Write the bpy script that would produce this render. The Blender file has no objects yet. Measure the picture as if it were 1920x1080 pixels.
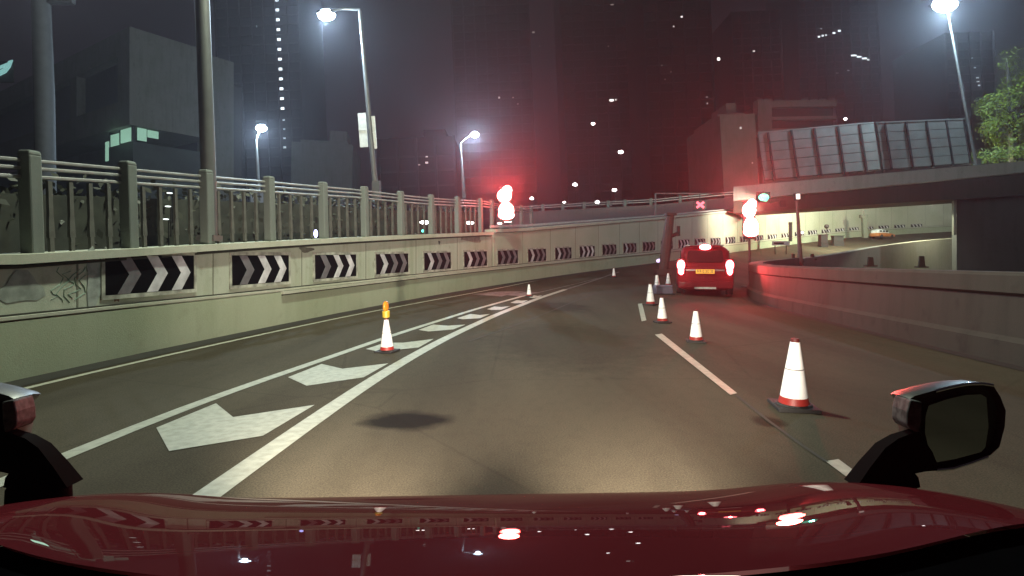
import bpy, math, random
import numpy as np
from mathutils import Vector, Matrix
from mathutils.bvhtree import BVHTree
random.seed(7)
sc = bpy.context.scene
COL = sc.collection
R = math.radians
F = 1047.0; CZ = 1.3; HY = 490.0          # lens and eye height the place was surveyed with

# ---------------------------------------------------------------- camera, world, light, exposure
cam = bpy.data.cameras.new("camera"); camo = bpy.data.objects.new("camera", cam); COL.objects.link(camo)
camo.location = (0, 0, CZ); camo.rotation_euler = (R(90), 0, 0)
cam.sensor_width = 36; cam.lens = 36*F/1920; cam.shift_y = -(540-HY)/1920
cam.clip_start = 0.05; cam.clip_end = 3000
sc.camera = camo
w = bpy.data.worlds.new("World"); sc.world = w; w.use_nodes = True
wn = w.node_tree.nodes; wl = w.node_tree.links
bg = wn['Background']
sky = wn.new('ShaderNodeTexSky'); sky.sky_type = 'NISHITA'; sky.sun_disc = False
sky.sun_elevation = R(-4); sky.sun_rotation = R(200)
wl.new(sky.outputs[0], bg.inputs[0]); bg.inputs[1].default_value = 0.05
glow = wn.new('ShaderNodeBackground'); glow.inputs[0].default_value = (0.60, 0.40, 0.52, 1); glow.inputs[1].default_value = 0.013
addw = wn.new('ShaderNodeAddShader')
wl.new(bg.outputs[0], addw.inputs[0]); wl.new(glow.outputs[0], addw.inputs[1]); wl.new(addw.outputs[0], wn['World Output'].inputs[0])
sun = bpy.data.lights.new("moon", 'SUN'); sun.energy = 0.01; sun.angle = R(3); sun.color = (.8, .88, 1)
so = bpy.data.objects.new("moon", sun); so.rotation_euler = (R(50), 0, R(200)); COL.objects.link(so)
vs = sc.view_settings; vs.view_transform = 'Standard'; vs.look = 'None'; vs.gamma = 1; vs.exposure = 0.0
sc.cycles.use_denoising = True
sc.cycles.volume_bounces = 0; sc.cycles.max_bounces = 6; sc.cycles.diffuse_bounces = 2; sc.cycles.glossy_bounces = 3
sc.cycles.sample_clamp_indirect = 4; sc.cycles.caustics_reflective = False; sc.cycles.caustics_refractive = False
sc.cycles.use_light_tree = True

# ---------------------------------------------------------------- materials
MATS = {}
def new(name):
    m = bpy.data.materials.new(name); m.use_nodes = True
    return m, m.node_tree.nodes, m.node_tree.links, m.node_tree.nodes['Principled BSDF']
def mat(name, col, rough=.7, metal=0., var=.15, scale=4., bump=.0, coat=0., spec=.5, stretch=(1, 1, 1), col2=None, emit=None, es=0):
    if name in MATS: return MATS[name]
    m, n, l, b = new(name)
    tc = n.new('ShaderNodeTexCoord'); mp = n.new('ShaderNodeMapping'); mp.inputs['Scale'].default_value = stretch
    l.new(tc.outputs['Object'], mp.inputs[0])
    nz = n.new('ShaderNodeTexNoise'); nz.inputs['Scale'].default_value = scale; nz.inputs['Detail'].default_value = 6
    l.new(mp.outputs[0], nz.inputs['Vector'])
    r = n.new('ShaderNodeValToRGB'); c2 = col2 or tuple(c*(1-var) for c in col)
    r.color_ramp.elements[0].position = .35; r.color_ramp.elements[1].position = .65
    r.color_ramp.elements[0].color = (*c2, 1); r.color_ramp.elements[1].color = (*[min(1, c*(1+var*.5)) for c in col], 1)
    l.new(nz.outputs[0], r.inputs[0]); l.new(r.outputs[0], b.inputs['Base Color'])
    b.inputs['Roughness'].default_value = rough; b.inputs['Metallic'].default_value = metal
    b.inputs['Coat Weight'].default_value = coat; b.inputs['Coat Roughness'].default_value = .012
    b.inputs['Specular IOR Level'].default_value = spec
    if bump:
        bp = n.new('ShaderNodeBump'); bp.inputs['Strength'].default_value = bump; bp.inputs['Distance'].default_value = .01
        n2 = n.new('ShaderNodeTexNoise'); n2.inputs['Scale'].default_value = scale*8; l.new(mp.outputs[0], n2.inputs['Vector'])
        l.new(n2.outputs[0], bp.inputs['Height']); l.new(bp.outputs[0], b.inputs['Normal'])
    if emit:
        b.inputs['Emission Color'].default_value = (*emit, 1); b.inputs['Emission Strength'].default_value = es
    MATS[name] = m; return m
def concrete(name, col, streak=.5, tint=(.55, .6, .5), rough=.85):
    m, n, l, b = new(name)
    tc = n.new('ShaderNodeTexCoord')
    def noise(scale, st, lo, hi, det=6):
        mp = n.new('ShaderNodeMapping'); mp.inputs['Scale'].default_value = st; l.new(tc.outputs['Object'], mp.inputs[0])
        z = n.new('ShaderNodeTexNoise'); z.inputs['Scale'].default_value = scale; z.inputs['Detail'].default_value = det
        l.new(mp.outputs[0], z.inputs['Vector'])
        mr = n.new('ShaderNodeMapRange'); mr.inputs[1].default_value = lo; mr.inputs[2].default_value = hi
        l.new(z.outputs[0], mr.inputs[0]); return mr.outputs[0]
    cur = None
    def mix(a, fac, colb, f):
        x = n.new('ShaderNodeMix'); x.data_type = 'RGBA'; x.blend_type = 'MULTIPLY'
        mm = n.new('ShaderNodeMath'); mm.operation = 'MULTIPLY'; mm.inputs[1].default_value = f; l.new(fac, mm.inputs[0])
        l.new(mm.outputs[0], x.inputs[0])
        if isinstance(a, tuple): x.inputs[6].default_value = (*a, 1)
        else: l.new(a, x.inputs[6])
        x.inputs[7].default_value = (*colb, 1); return x.outputs[2]
    cur = mix(col, noise(.5, (1, 1, 1), .45, .7), (.75, .8, .68), .6)
    cur = mix(cur, noise(1.6, (2.2, 2.2, .22), .5, .72), tint, streak)
    cur = mix(cur, noise(3.5, (1, 1, .9), .58, .7, 8), (.45, .42, .36), streak*.8)
    cur = mix(cur, noise(40, (1, 1, 1), .4, .7), (.85, .85, .85), .5)
    l.new(cur, b.inputs['Base Color']); b.inputs['Roughness'].default_value = rough
    bp = n.new('ShaderNodeBump'); bp.inputs['Strength'].default_value = .25; bp.inputs['Distance'].default_value = .01
    l.new(noise(60, (1, 1, 1), 0, 1), bp.inputs['Height']); l.new(bp.outputs[0], b.inputs['Normal'])
    MATS[name] = m; return m
def emis(name, col, s):
    if name in MATS: return MATS[name]
    m, n, l, b = new(name); b.inputs['Base Color'].default_value = (*[c*.15 for c in col], 1)
    b.inputs['Emission Color'].default_value = (*col, 1); b.inputs['Emission Strength'].default_value = s
    m.cycles.emission_sampling = 'NONE' if s < 30 else 'AUTO'
    MATS[name] = m; return m

CONC = concrete('wall_concrete', (.42, .45, .36), .45)
PLINTH = concrete('plinth_concrete', (.34, .38, .265), .2)
COPE = concrete('coping_concrete', (.46, .47, .38), .3)
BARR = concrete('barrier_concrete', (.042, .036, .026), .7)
POSTC = concrete('post_concrete', (.155, .175, .158), .4)
BRIDGEC = concrete('bridge_concrete', (.28, .27, .23), .4)
DARKC = concrete('dark_concrete', (.09, .09, .08), .4)
GALV = mat('galvanised_steel', (.42, .42, .4), .5, .3, .2, 12)
POLE = mat('pole_grey_paint', (.10, .10, .095), .55, .2, .2, 3)
DARKM = mat('dark_metal', (.03, .03, .03), .5, .4, .3, 6)
BLACKP = mat('black_plastic', (.005, .005, .006), .42, 0, .2, 10)
BLACKB = mat('board_black', (.004, .004, .005), .9, 0, .4, 3, spec=.04)
BOARDW = mat('board_white', (.60, .60, .62), .7, 0, .3, 3, col2=(.33, .33, .34))
BOARDG = mat('board_worn_grey', (.14, .14, .15), .6, 0, .3, 5)
BORDER = mat('board_border', (.40, .41, .34), .8, 0, .5, 5)
PAINT = mat('road_paint', (.38, .38, .31), .6, 0, .2, 14, bump=.1, col2=(.30, .30, .24))
WORN = mat('worn_road_paint', (.13, .12, .10), .7, 0, .5, 6, col2=(.06, .055, .05))
ORANGE = mat('cone_orange', (.33, .025, .02), .5, 0, .2, 5)
SLEEVE = mat('cone_sleeve_white', (.92, .92, .92), .4, 0, .06, 12)
CONEB = mat('cone_base_black', (.012, .012, .012), .7)
AMBER = mat('amber_lens', (.65, .22, .02), .25, 0, .1, 5, coat=.5)
YELLOW = mat('lamp_body_yellow', (.45, .33, .03), .45, 0, .1, 5)
REDP = mat('taxi_red_paint', (.062, .009, .012), .7, 0, .04, 2, coat=.36, spec=.0)
REDT = mat('taxi_red_brightened', (.17, .008, .013), .6, 0, .04, 2, coat=.3, spec=.1)  # same taxi red, lightened in colour as if more strongly lit
SILVER = mat('taxi_silver_paint', (.5, .5, .5), .3, .5, .05, 2, coat=.6)
GLASSD = mat('dark_glass', (.01, .011, .013), .15, 0, .1, 2)
RUBBER = mat('tyre_rubber', (.015, .015, .015), .85)
CHROME = mat('chrome', (.75, .75, .75), .08, 1, .03, 3)
MIRROR = mat('mirror_glass', (.42, .47, .45), .03, 1, .02, 2)
FACADE = concrete('facade_grey', (.22, .22, .21), .3)
FACADE2 = concrete('facade_brown', (.038, .030, .028), .3)
TOWERM = mat('tower_dark', (.018, .017, .022), .7, 0, .3, .1)
WHITEP = mat('sign_white', (.6, .6, .58), .5, 0, .15, 5)
BLUEGR = mat('blue_grey_plastic', (.10, .105, .15), .5, 0, .2, 4)

def asphalt():
    m, n, l, b = new('asphalt')
    tc = n.new('ShaderNodeTexCoord')
    def nz(scale, st, det=5):
        mp = n.new('ShaderNodeMapping'); mp.inputs['Scale'].default_value = st; l.new(tc.outputs['Object'], mp.inputs[0])
        z = n.new('ShaderNodeTexNoise'); z.inputs['Scale'].default_value = scale; z.inputs['Detail'].default_value = det
        l.new(mp.outputs[0], z.inputs['Vector']); return z.outputs[0]
    r = n.new('ShaderNodeValToRGB'); e = r.color_ramp.elements
    e[0].position = .3; e[0].color = (.064, .054, .037, 1); e[1].position = .7; e[1].color = (.104, .088, .060, 1)
    l.new(nz(.35, (1.6, .35, 1)), r.inputs[0]); cur = r.outputs[0]
    def mul(a, fac, c):
        x = n.new('ShaderNodeMix'); x.data_type = 'RGBA'; x.blend_type = 'MULTIPLY'
        l.new(fac, x.inputs[0]); l.new(a, x.inputs[6]); x.inputs[7].default_value = (*c, 1); return x.outputs[2]
    mr = n.new('ShaderNodeMapRange'); mr.inputs[1].default_value = .35; mr.inputs[2].default_value = .75
    l.new(nz(90, (1, 1, 1), 3), mr.inputs[0]); cur = mul(cur, mr.outputs[0], (.45, .45, .45))
    mr4 = n.new('ShaderNodeMapRange'); mr4.inputs[1].default_value = .5; mr4.inputs[2].default_value = .62; mr4.inputs[4].default_value = .22
    l.new(nz(9, (1, .6, 1), 6), mr4.inputs[0]); cur = mul(cur, mr4.outputs[0], (.7, .7, .68))
    mr2 = n.new('ShaderNodeMapRange'); mr2.inputs[1].default_value = .48; mr2.inputs[2].default_value = .62; mr2.inputs[4].default_value = .45
    l.new(nz(1.0, (1.1, .07, 1), 3), mr2.inputs[0]); cur = mul(cur, mr2.outputs[0], (.6, .58, .55))
    vo = n.new('ShaderNodeTexVoronoi'); vo.feature = 'DISTANCE_TO_EDGE'; vo.inputs['Scale'].default_value = .28; l.new(tc.outputs['Object'], vo.inputs['Vector'])
    mr3 = n.new('ShaderNodeMapRange'); mr3.inputs[1].default_value = .006; mr3.inputs[2].default_value = .002; mr3.inputs[4].default_value = .22
    l.new(vo.outputs['Distance'], mr3.inputs[0]); cur = mul(cur, mr3.outputs[0], (.4, .38, .35))
    for (x, y, a, bb, st) in STAINS:
        mp = n.new('ShaderNodeMapping'); mp.vector_type = 'POINT'
        mp.inputs['Location'].default_value = (-x/a, -y/bb, 0); mp.inputs['Scale'].default_value = (1/a, 1/bb, 0)
        l.new(tc.outputs['Object'], mp.inputs[0])
        ln = n.new('ShaderNodeVectorMath'); ln.operation = 'LENGTH'; l.new(mp.outputs[0], ln.inputs[0])
        ad = n.new('ShaderNodeMath'); ad.operation = 'ADD'; l.new(ln.outputs['Value'], ad.inputs[0])
        s2 = n.new('ShaderNodeMath'); s2.operation = 'MULTIPLY'; s2.inputs[1].default_value = .9; l.new(nz(3.2, (1, 1, 1), 4), s2.inputs[0]); l.new(s2.outputs[0], ad.inputs[1])
        q = n.new('ShaderNodeMapRange'); q.inputs[1].default_value = 1.42; q.inputs[2].default_value = .98; q.inputs[3].default_value = 0; q.inputs[4].default_value = st
        l.new(ad.outputs[0], q.inputs[0]); cur = mul(cur, q.outputs[0], (.12, .11, .085))
    l.new(cur, b.inputs['Base Color']); b.inputs['Roughness'].default_value = .85; b.inputs['Specular IOR Level'].default_value = .08
    bp = n.new('ShaderNodeBump'); bp.inputs['Strength'].default_value = .35; bp.inputs['Distance'].default_value = .006
    l.new(nz(160, (1, 1, 1), 2), bp.inputs['Height']); l.new(bp.outputs[0], b.inputs['Normal'])
    return m

# ---------------------------------------------------------------- helpers
def P(px, py, Y): return Vector(((px-960)/F*Y, Y, CZ+(HY-py)/F*Y))
def tag(o, label=None, cat=None, group=None, kind=None):
    if label: o['label'] = label
    if cat: o['category'] = cat
    if group: o['group'] = group
    if kind: o['kind'] = kind
    return o
def thing(name, loc, label, cat, group=None, rot=(0, 0, 0)):
    o = bpy.data.objects.new(name, None); COL.objects.link(o); o.empty_display_size = .2
    o.location = loc; o.rotation_euler = rot
    return tag(o, label, cat, group)
def copy_tree(o, parent=None):
    c = o.copy(); COL.objects.link(c)
    if parent: c.parent = parent
    for ch in list(o.children): copy_tree(ch, c)
    return c
class MB:
    def __init__(s): s.v = []; s.f = []
    def add(s, v, f):
        k = len(s.v); s.v += [tuple(x) for x in v]; s.f += [tuple(i+k for i in q) for q in f]; return s
    def box(s, c, d, rz=0, rx=0, ry=0, taper=1.):
        M = Matrix.Rotation(rz, 3, 'Z') @ Matrix.Rotation(ry, 3, 'Y') @ Matrix.Rotation(rx, 3, 'X')
        v = []
        for z in (-.5, .5):
            t = taper if z > 0 else 1
            for x, y in ((-.5, -.5), (.5, -.5), (.5, .5), (-.5, .5)):
                v.append(M @ Vector((x*d[0]*t, y*d[1]*t, z*d[2])) + Vector(c))
        return s.add(v, [(0, 3, 2, 1), (4, 5, 6, 7), (0, 1, 5, 4), (1, 2, 6, 5), (2, 3, 7, 6), (3, 0, 4, 7)])
    def tube(s, pts, rs, n=10):
        pts = [Vector(p) for p in pts]
        if not hasattr(rs, '__len__'): rs = [rs]*len(pts)
        v = []
        for i, p in enumerate(pts):
            d = (pts[min(i+1, len(pts)-1)]-pts[max(i-1, 0)]).normalized()
            a = d.cross(Vector((0, 1, 0)) if abs(d.y) < .9 else Vector((1, 0, 0))).normalized(); b = d.cross(a)
            for k in range(n):
                t = 2*math.pi*k/n; v.append(p+(a*math.cos(t)+b*math.sin(t))*rs[i])
        f = [(i*n+k, i*n+(k+1) % n, (i+1)*n+(k+1) % n, (i+1)*n+k) for i in range(len(pts)-1) for k in range(n)]
        f += [tuple(range(n))[::-1], tuple(range((len(pts)-1)*n, len(pts)*n))]
        return s.add(v, f)
    def lathe(s, prof, n=24, c=(0, 0, 0), sy=1.):
        v = [(c[0]+r*math.cos(2*math.pi*k/n), c[1]+sy*r*math.sin(2*math.pi*k/n), c[2]+z) for r, z in prof for k in range(n)]
        m = len(prof)
        f = [(i*n+k, i*n+(k+1) % n, (i+1)*n+(k+1) % n, (i+1)*n+k) for i in range(m-1) for k in range(n)]
        f += [tuple(range(n))[::-1], tuple(range((m-1)*n, m*n))]
        return s.add(v, f)
    def ball(s, c, r, sc_=(1, 1, 1), n=14, m=8):
        v = []; 
        for i in range(1, m):
            a = math.pi*i/m
            for k in range(n):
                t = 2*math.pi*k/n
                v.append((c[0]+r*sc_[0]*math.sin(a)*math.cos(t), c[1]+r*sc_[1]*math.sin(a)*math.sin(t), c[2]+r*sc_[2]*math.cos(a)))
        v += [(c[0], c[1], c[2]+r*sc_[2]), (c[0], c[1], c[2]-r*sc_[2])]
        f = [((i+1)*n+k, (i+1)*n+(k+1) % n, i*n+(k+1) % n, i*n+k) for i in range(m-2) for k in range(n)]
        T = (m-1)*n; f += [(k, (k+1) % n, T) for k in range(n)] + [((m-2)*n+(k+1) % n, (m-2)*n+k, T+1) for k in range(n)]
        return s.add(v, f)
    def prism(s, poly, y0, y1):          # polygon in x,z extruded along y
        n = len(poly)
        v = [(x, y0, z) for x, z in poly]+[(x, y1, z) for x, z in poly]
        f = [tuple(range(n)), tuple(range(2*n-1, n-1, -1))]+[(i, i+n, (i+1) % n+n, (i+1) % n) for i in range(n)]
        return s.add(v, f)
    def grid(s, rows, close=False):
        n = len(rows[0]); v = [p for r in rows for p in r]
        f = [(i*n+k, i*n+k+1, (i+1)*n+k+1, (i+1)*n+k) for i in range(len(rows)-1) for k in range(n-1)]
        if close: f += [(i*n+n-1, i*n, (i+1)*n, (i+1)*n+n-1) for i in range(len(rows)-1)]
        return s.add(v, f)
    def build(s, name, m, parent=None, smooth=False, bevel=0, loc=None):
        me = bpy.data.meshes.new(name); me.from_pydata(s.v, [], s.f); me.validate(); me.materials.append(m)
        o = bpy.data.objects.new(name, me); COL.objects.link(o)
        if parent: o.parent = parent
        if loc: o.location = loc
        if smooth:
            for p in me.polygons: p.use_smooth = True
            md = o.modifiers.new('n', 'EDGE_SPLIT'); md.split_angle = R(45)
        if bevel:
            md = o.modifiers.new('b', 'BEVEL'); md.width = bevel; md.segments = 2; md.limit_method = 'ANGLE'
        return o
def lamp(name, loc, power, col, parent=None, radius=.1, kind='POINT', rot=None, angle=120, blend=.6):
    d = bpy.data.lights.new(name, kind); d.energy = power; d.color = col; d.shadow_soft_size = radius
    if kind == 'SPOT': d.spot_size = R(angle); d.spot_blend = blend
    o = bpy.data.objects.new(name, d); COL.objects.link(o); o.location = loc
    if rot: o.rotation_euler = rot
    if parent: o.parent = parent
    return o

# ---------------------------------------------------------------- the road's two edges
def wall_path():
    s = np.arange(-400, 1000)*.1*1.0
    t = np.clip(s, -3, 100)/75
    th = 1.41457-2.26868*t+2.95097*t**2-1.63401*t**3-.18116*t**4
    th = np.where(s > 78, np.interp(s, [78, 100], [.24, .05]), th)
    X = np.concatenate([[0], np.cumsum(np.cos(th[:-1])*.1)]); Y = np.concatenate([[0], np.cumsum(np.sin(th[:-1])*.1)])
    i0 = 400
    return s, X-X[i0]-5.146, Y-Y[i0]+8.088, th
WS, WX, WY, WT = wall_path()
BS = [-40, 0, 5, 13, 15, 21, 31, 45, 58, 65, 75, 80, 100]; BZ = [0, 0, .08, .35, .43, .70, 1.2, 2.15, 3.2, 3.8, 4.35, 4.65, 5.4]
_bz = np.convolve(np.pad(np.interp(WS, BS, BZ), 30, 'edge'), np.ones(61)/61, 'valid')
TS = [-40, -2.2, 0, 5, 13.6]; TZ = [1.34, 1.36, 1.5, 1.84, 2.40]
TS2 = [14, 16.8, 31.5, 47, 60, 75, 100]; TZ2 = [2.52, 2.72, 4.1, 5.75, 8.2, 9.3, 10]
def wl_(s, off=0.):
    x = np.interp(s, WS, WX); y = np.interp(s, WS, WY); t = np.interp(s, WS, WT)
    return Vector((x-math.sin(t)*off, y+math.cos(t)*off, 0)), t
def basez(s): return float(np.interp(s, WS, _bz))
def topz(s): return float(np.interp(s, TS, TZ) if s < 13.8 else np.interp(s, TS2, TZ2))
RK = [(-40, 5.6, -32, 0), (-6, 5.95, 2, 0), (0, 6.25, 7, 0), (8, 6.95, 13, 0), (14, 7.45, 17, .02), (20, 9.0, 21.8, .1), (30, 14.4, 28.3, .35),
      (37, 18.9, 33, .65), (45, 23.95, 37.8, 1.15), (55, 31, 43.4, 1.75), (65, 38.8, 48.2, 2.3), (80, 52, 53, 3.1), (100, 72, 56, 4)]
def rsm(k):
    a = np.interp(WS, [r[0] for r in RK], [r[k] for r in RK]); return np.convolve(np.pad(a, 25, 'edge' if k == 3 else 'reflect', **({} if k == 3 else {'reflect_type': 'odd'})), np.ones(51)/51, 'valid')
RX, RY, RZ = rsm(1), rsm(2), rsm(3)
def rt(s, off=0.):
    x = np.interp(s, WS, RX); y = np.interp(s, WS, RY)
    x2 = np.interp(s+.3, WS, RX); y2 = np.interp(s+.3, WS, RY); d = Vector((x2-x, y2-y, 0)).normalized()
    return Vector((x+d.y*off, y-d.x*off, float(np.interp(s, WS, RZ)))), math.atan2(d.y, d.x)
S_ALL = [-38+1.0*i for i in range(0, 136)]
rows = []
for s in S_ALL:
    a, t = wl_(s, .12); a.z = basez(s); b, _ = rt(s, .12)
    rows.append([a.lerp(b, k/24) for k in range(25)])
rm = MB().grid(rows); rm.f = [q[::-1] for q in rm.f]
BV = BVHTree.FromPolygons([Vector(v) for v in rm.v], rm.f)
def G(px, py, up=0.):
    d = Vector(((px-960)/F, 1, (HY-py)/F)).normalized()
    h = BV.ray_cast(Vector((0, 0, CZ)), d)
    if h[0] is None:
        return Vector((0, 0, CZ))+d*(CZ/max(1e-3, -d.z))
    return h[0]+Vector((0, 0, up))
def drop(x, y):
    h = BV.ray_cast(Vector((x, y, 50)), Vector((0, 0, -1)))
    return h[0].z if h[0] is not None else 0.
g = G(760, 788); g2 = G(1290, 600); g3 = G(1440, 790); g4 = G(1050, 575); g5 = G(1180, 640)
STAINS = [(g.x, g.y, .44, .34, 1.0), (g4.x, g4.y, .9, 1.6, .5), (g3.x, g3.y, .16, .2, .7), (g5.x-1, g5.y, 1.6, 3., .35)]
ASPH = asphalt()
tag(rm.build('road', ASPH, smooth=True), kind='structure')
gm = MB().add([(-900, -300, -1.7), (900, -300, -1.7), (900, 1500, -1.7), (-900, 1500, -1.7)], [(0, 1, 2, 3)])
tag(gm.build('ground', mat('dark_earth', (.03, .032, .024), .95, 0, .4, .3)), kind='structure')

# painted markings lie on the road as thin sheets
def strip(pix, wid, name, mt=PAINT, up=.005, step=.5):
    pts = [G(*p) for p in pix]; out = []
    for a, b in zip(pts[:-1], pts[1:]):
        n = max(1, int((b-a).length/step)); out += [a.lerp(b, k/n) for k in range(n)]
    out.append(pts[-1]); rows = []
    xs = np.array([[p.x, p.y] for p in out])
    if len(xs) > 8:
        for _ in range(6): xs[1:-1] = (xs[:-2]+2*xs[1:-1]+xs[2:])/4
    for i in range(len(xs)):
        d = xs[min(i+1, len(xs)-1)]-xs[max(i-1, 0)]; d = d/np.linalg.norm(d); nn = np.array([-d[1], d[0]])*wid/2
        rows.append([(x, y, drop(x, y)+up) for x, y in (xs[i]+nn, xs[i], xs[i]-nn)])
    o = MB().grid(rows); o.f = [q[::-1] for q in o.f]
    return tag(o.build(name, mt), kind='structure')
def polymark(pix, name, mt=PAINT, up=.005):
    v = [G(*p) for p in pix]; c = sum(v, Vector())/len(v)
    poly = [Vector((p.x, p.y, drop(p.x, p.y)+up)) for p in v]
    m = MB().add(poly, [tuple(range(len(poly)))])
    return tag(m.build(name, mt), kind='structure')
strip([(-420, 850), (0, 738), (300, 669), (500, 625), (640, 595), (767, 571), (900, 547), (1000, 527), (1090, 512)], .085, 'edge_line')
strip([(-120, 956), (110, 858), (350, 760), (600, 677), (700, 641), (750, 624), (890, 580), (985, 554)], .13, 'hatching_edge_line')
strip([(985, 554), (1060, 537), (1120, 522)], .07, 'hatching_edge_line', WORN)
strip([(330, 972), (388, 930), (662, 735), (738, 687), (833, 635), (883, 612), (933, 589), (1013, 558), (1060, 543)], .17, 'lane_line')
strip([(1060, 543), (1083, 536), (1133, 519), (1160, 510)], .12, 'lane_line', WORN)
for pl in ([(293, 803), (405, 757), (437, 783), (590, 760), (493, 818), (317, 847)],
           [(540, 708), (603, 683), (642, 692), (728, 682), (682, 708), (575, 724)],
           [(686, 655), (722, 643), (757, 643), (813, 636), (785, 652), (712, 660)],
           [(785, 619), (812, 609), (840, 611), (873, 609), (850, 618), (803, 622)],
           [(857, 597), (882, 589), (900, 591), (919, 589), (900, 597), (868, 599)],
           [(913, 580), (927, 575), (940, 576), (957, 574), (940, 581), (921, 581.5)],
           [(957, 568), (969, 563), (978, 564), (990, 563), (980, 568.5), (965, 569)],
           [(992, 558), (1001, 554), (1008, 555), (1017, 554), (1009, 558), (1000, 559)]):
    polymark(pl, 'chevron_hatching')
for pl in ([(1228, 628), (1241, 626), (1382, 738), (1369, 741)], [(1196, 570), (1204, 569), (1212, 601), (1203, 603)],
           [(1548, 866), (1572, 862), (1640, 912), (1615, 916)]):
    polymark(pl, 'lane_dash')
strip([(1380, 741), (1440, 789), (1500, 833), (1550, 867)], .03, 'road_seam', mat('seam_dark', (.038, .032, .023), .9))
strip([(880, 640), (980, 605), (1060, 572), (1120, 548)], .03, 'road_seam', MATS['seam_dark'])
for pl in ([(883, 552), (930, 547), (985, 546), (940, 556)], [(945, 553), (990, 547), (1012, 549), (975, 556)]):
    polymark(pl, 'worn_marking', WORN)

# ---------------------------------------------------------------- long retaining wall, left and round the bend
def sweep(path, prof, ss, name, m, parent, zf, cap=True, smooth=False):
    rows = []
    for s in ss:
        r = []
        for off, z in prof(s):
            p, _ = path(s, off); r.append((p.x, p.y, zf(s, z)))
        rows.append(r)
    b = MB().grid(rows, close=True); n = len(rows[0]); k = len(b.v)-n
    b.f += [tuple(range(n)), tuple(range(k, k+n))[::-1]]
    return b.build(name, m, parent, smooth)
wall = thing('retaining_wall', (0, 0, 0), 'long pale stained concrete wall curving right along the far side of the road', 'wall')
sA = [-38+i for i in range(0, 52)]+[13.7]; sB = [13.9]+[15+i for i in range(0, 84)]
sAll = [-38+i for i in range(0, 136)]
A = lambda s, z: z
sweep(wl_, lambda s: [(0, basez(s)-.6), (0.0, basez(s)+.64), (.5, basez(s)+.64), (.5, basez(s)-.6)], sAll, 'plinth', PLINTH, wall, A)
sweep(wl_, lambda s: [(-.0, basez(s)+.665), (-.0, basez(s)+.70), (.45, basez(s)+.70), (.45, basez(s)+.665)], sAll, 'ledge', COPE, wall, A)
sweep(wl_, lambda s: [(.07, basez(s)+.55), (.07, topz(s)-.13), (.45, topz(s)-.13), (.45, basez(s)+.55)], sA, 'upper_face', CONC, wall, A)
sweep(wl_, lambda s: [(.10, basez(s)+.55), (.10, topz(s)-.15), (.45, topz(s)-.15), (.45, basez(s)+.55)], sB, 'upper_face', concrete('far_wall_concrete', (.42, .43, .33), .10), wall, A)
sweep(wl_, lambda s: [(-.02, topz(s)-.105), (-.02, topz(s)), (.5, topz(s)), (.5, topz(s)-.105)], sA, 'coping', COPE, wall, A)
sweep(wl_, lambda s: [(.02, topz(s)-.12), (.02, topz(s)), (.5, topz(s)), (.5, topz(s)-.12)], sB, 'coping', COPE, wall, A)
sweep(wl_, lambda s: [(-.055, basez(s)+.60), (-.055, basez(s)+.655), (.02, basez(s)+.655), (.02, basez(s)+.60)], [s for s in sAll if s > 2.4], 'drip_rail', COPE, wall, A)
# pipe along the top of the further stretch
pm = MB(); pm.tube([(*(wl_(s, .25)[0].xy), topz(s)+.10) for s in sB if s < 46], .05, 6); pm.build('top_pipe', GALV, wall)
jm = MB()
for k in range(-4, 40):
    s = k*2.5+1.25 if k >= 0 else k*2.5+1.3
    fo = .07 if s < 13.7 else .10; p, t = wl_(s, fo-.004); z0, z1 = basez(s)+.71, topz(s)-.16
    jm.box((p.x, p.y, (z0+z1)/2), (.022, .006, z1-z0), rz=t)
SHADE = mat('shade_strip_dark', (.03, .03, .022), .95); jm.build('joints', mat('joint_soft', (.16, .16, .12), .9), wall)  # first colour is for painted shade strips; the vertical joints are real
sweep(wl_, lambda s: [(.05, topz(s)-.155), (.05, topz(s)-.122), (.12, topz(s)-.122), (.12, topz(s)-.155)], sA, 'coping_shade_strip', SHADE, wall, A)  # dark strip painting the shadow line under the coping
sweep(wl_, lambda s: [(.055, basez(s)+.702), (.055, basez(s)+.722), (.12, basez(s)+.722), (.12, basez(s)+.702)], sAll, 'ledge_shade_strip', SHADE, wall, A)  # dark strip painting the shadow line where upper face meets ledge
sweep(wl_, lambda s: [(-.012, basez(s)+.572), (-.012, basez(s)+.598), (.02, basez(s)+.598), (.02, basez(s)+.572)], [s for s in sAll if s > 2.4], 'drip_shade_strip', SHADE, wall, A)  # dark strip painting the shade below the drip rail
for (s, w2, h2, zc, c) in ((-.95, .28, .75, 1.08, (.30, .33, .30)), (-.62, .10, .45, .95, (.20, .10, .06)), (-1.9, .5, .35, 1.0, (.27, .30, .26)), (3.9, .5, .12, 1.55, (.12, .12, .09)), (12.2, 1.6, .25, 2.1, (.22, .19, .15)), (10.1, .12, .12, 1.9, (.06, .06, .05))):
    p, t = wl_(s, .062); v = []
    n_ = 14
    for k in range(n_):
        a = 2*math.pi*k/n_; rr = 1+.25*math.sin(3*a+s*5)+.12*math.sin(7*a); v.append((p.x+math.cos(t)*w2/2*rr*math.cos(a), p.y+math.sin(t)*w2/2*rr*math.cos(a), zc+h2/2*rr*math.sin(a)))
    MB().add(v, [tuple(range(n_))]).build('stain', mat('stain_%.2f' % s, c, .9, 0, .3, 8), wall)
# graffiti smear and stains painted on the wall near its start
gf = MB()
for k in range(5):
    s0 = -1.55+k*.09; pts = []
    for j in range(8):
        p, t = wl_(s0+.07*math.sin(j*1.7+k)+.02*j, .066); pts.append((p.x, p.y, .82+.055*j+.03*math.cos(k*2+j)))
    gf.tube(pts, .006, 4)
gf.build('graffiti', mat('graffiti_green', (.20, .30, .23), .7), wall)
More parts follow.
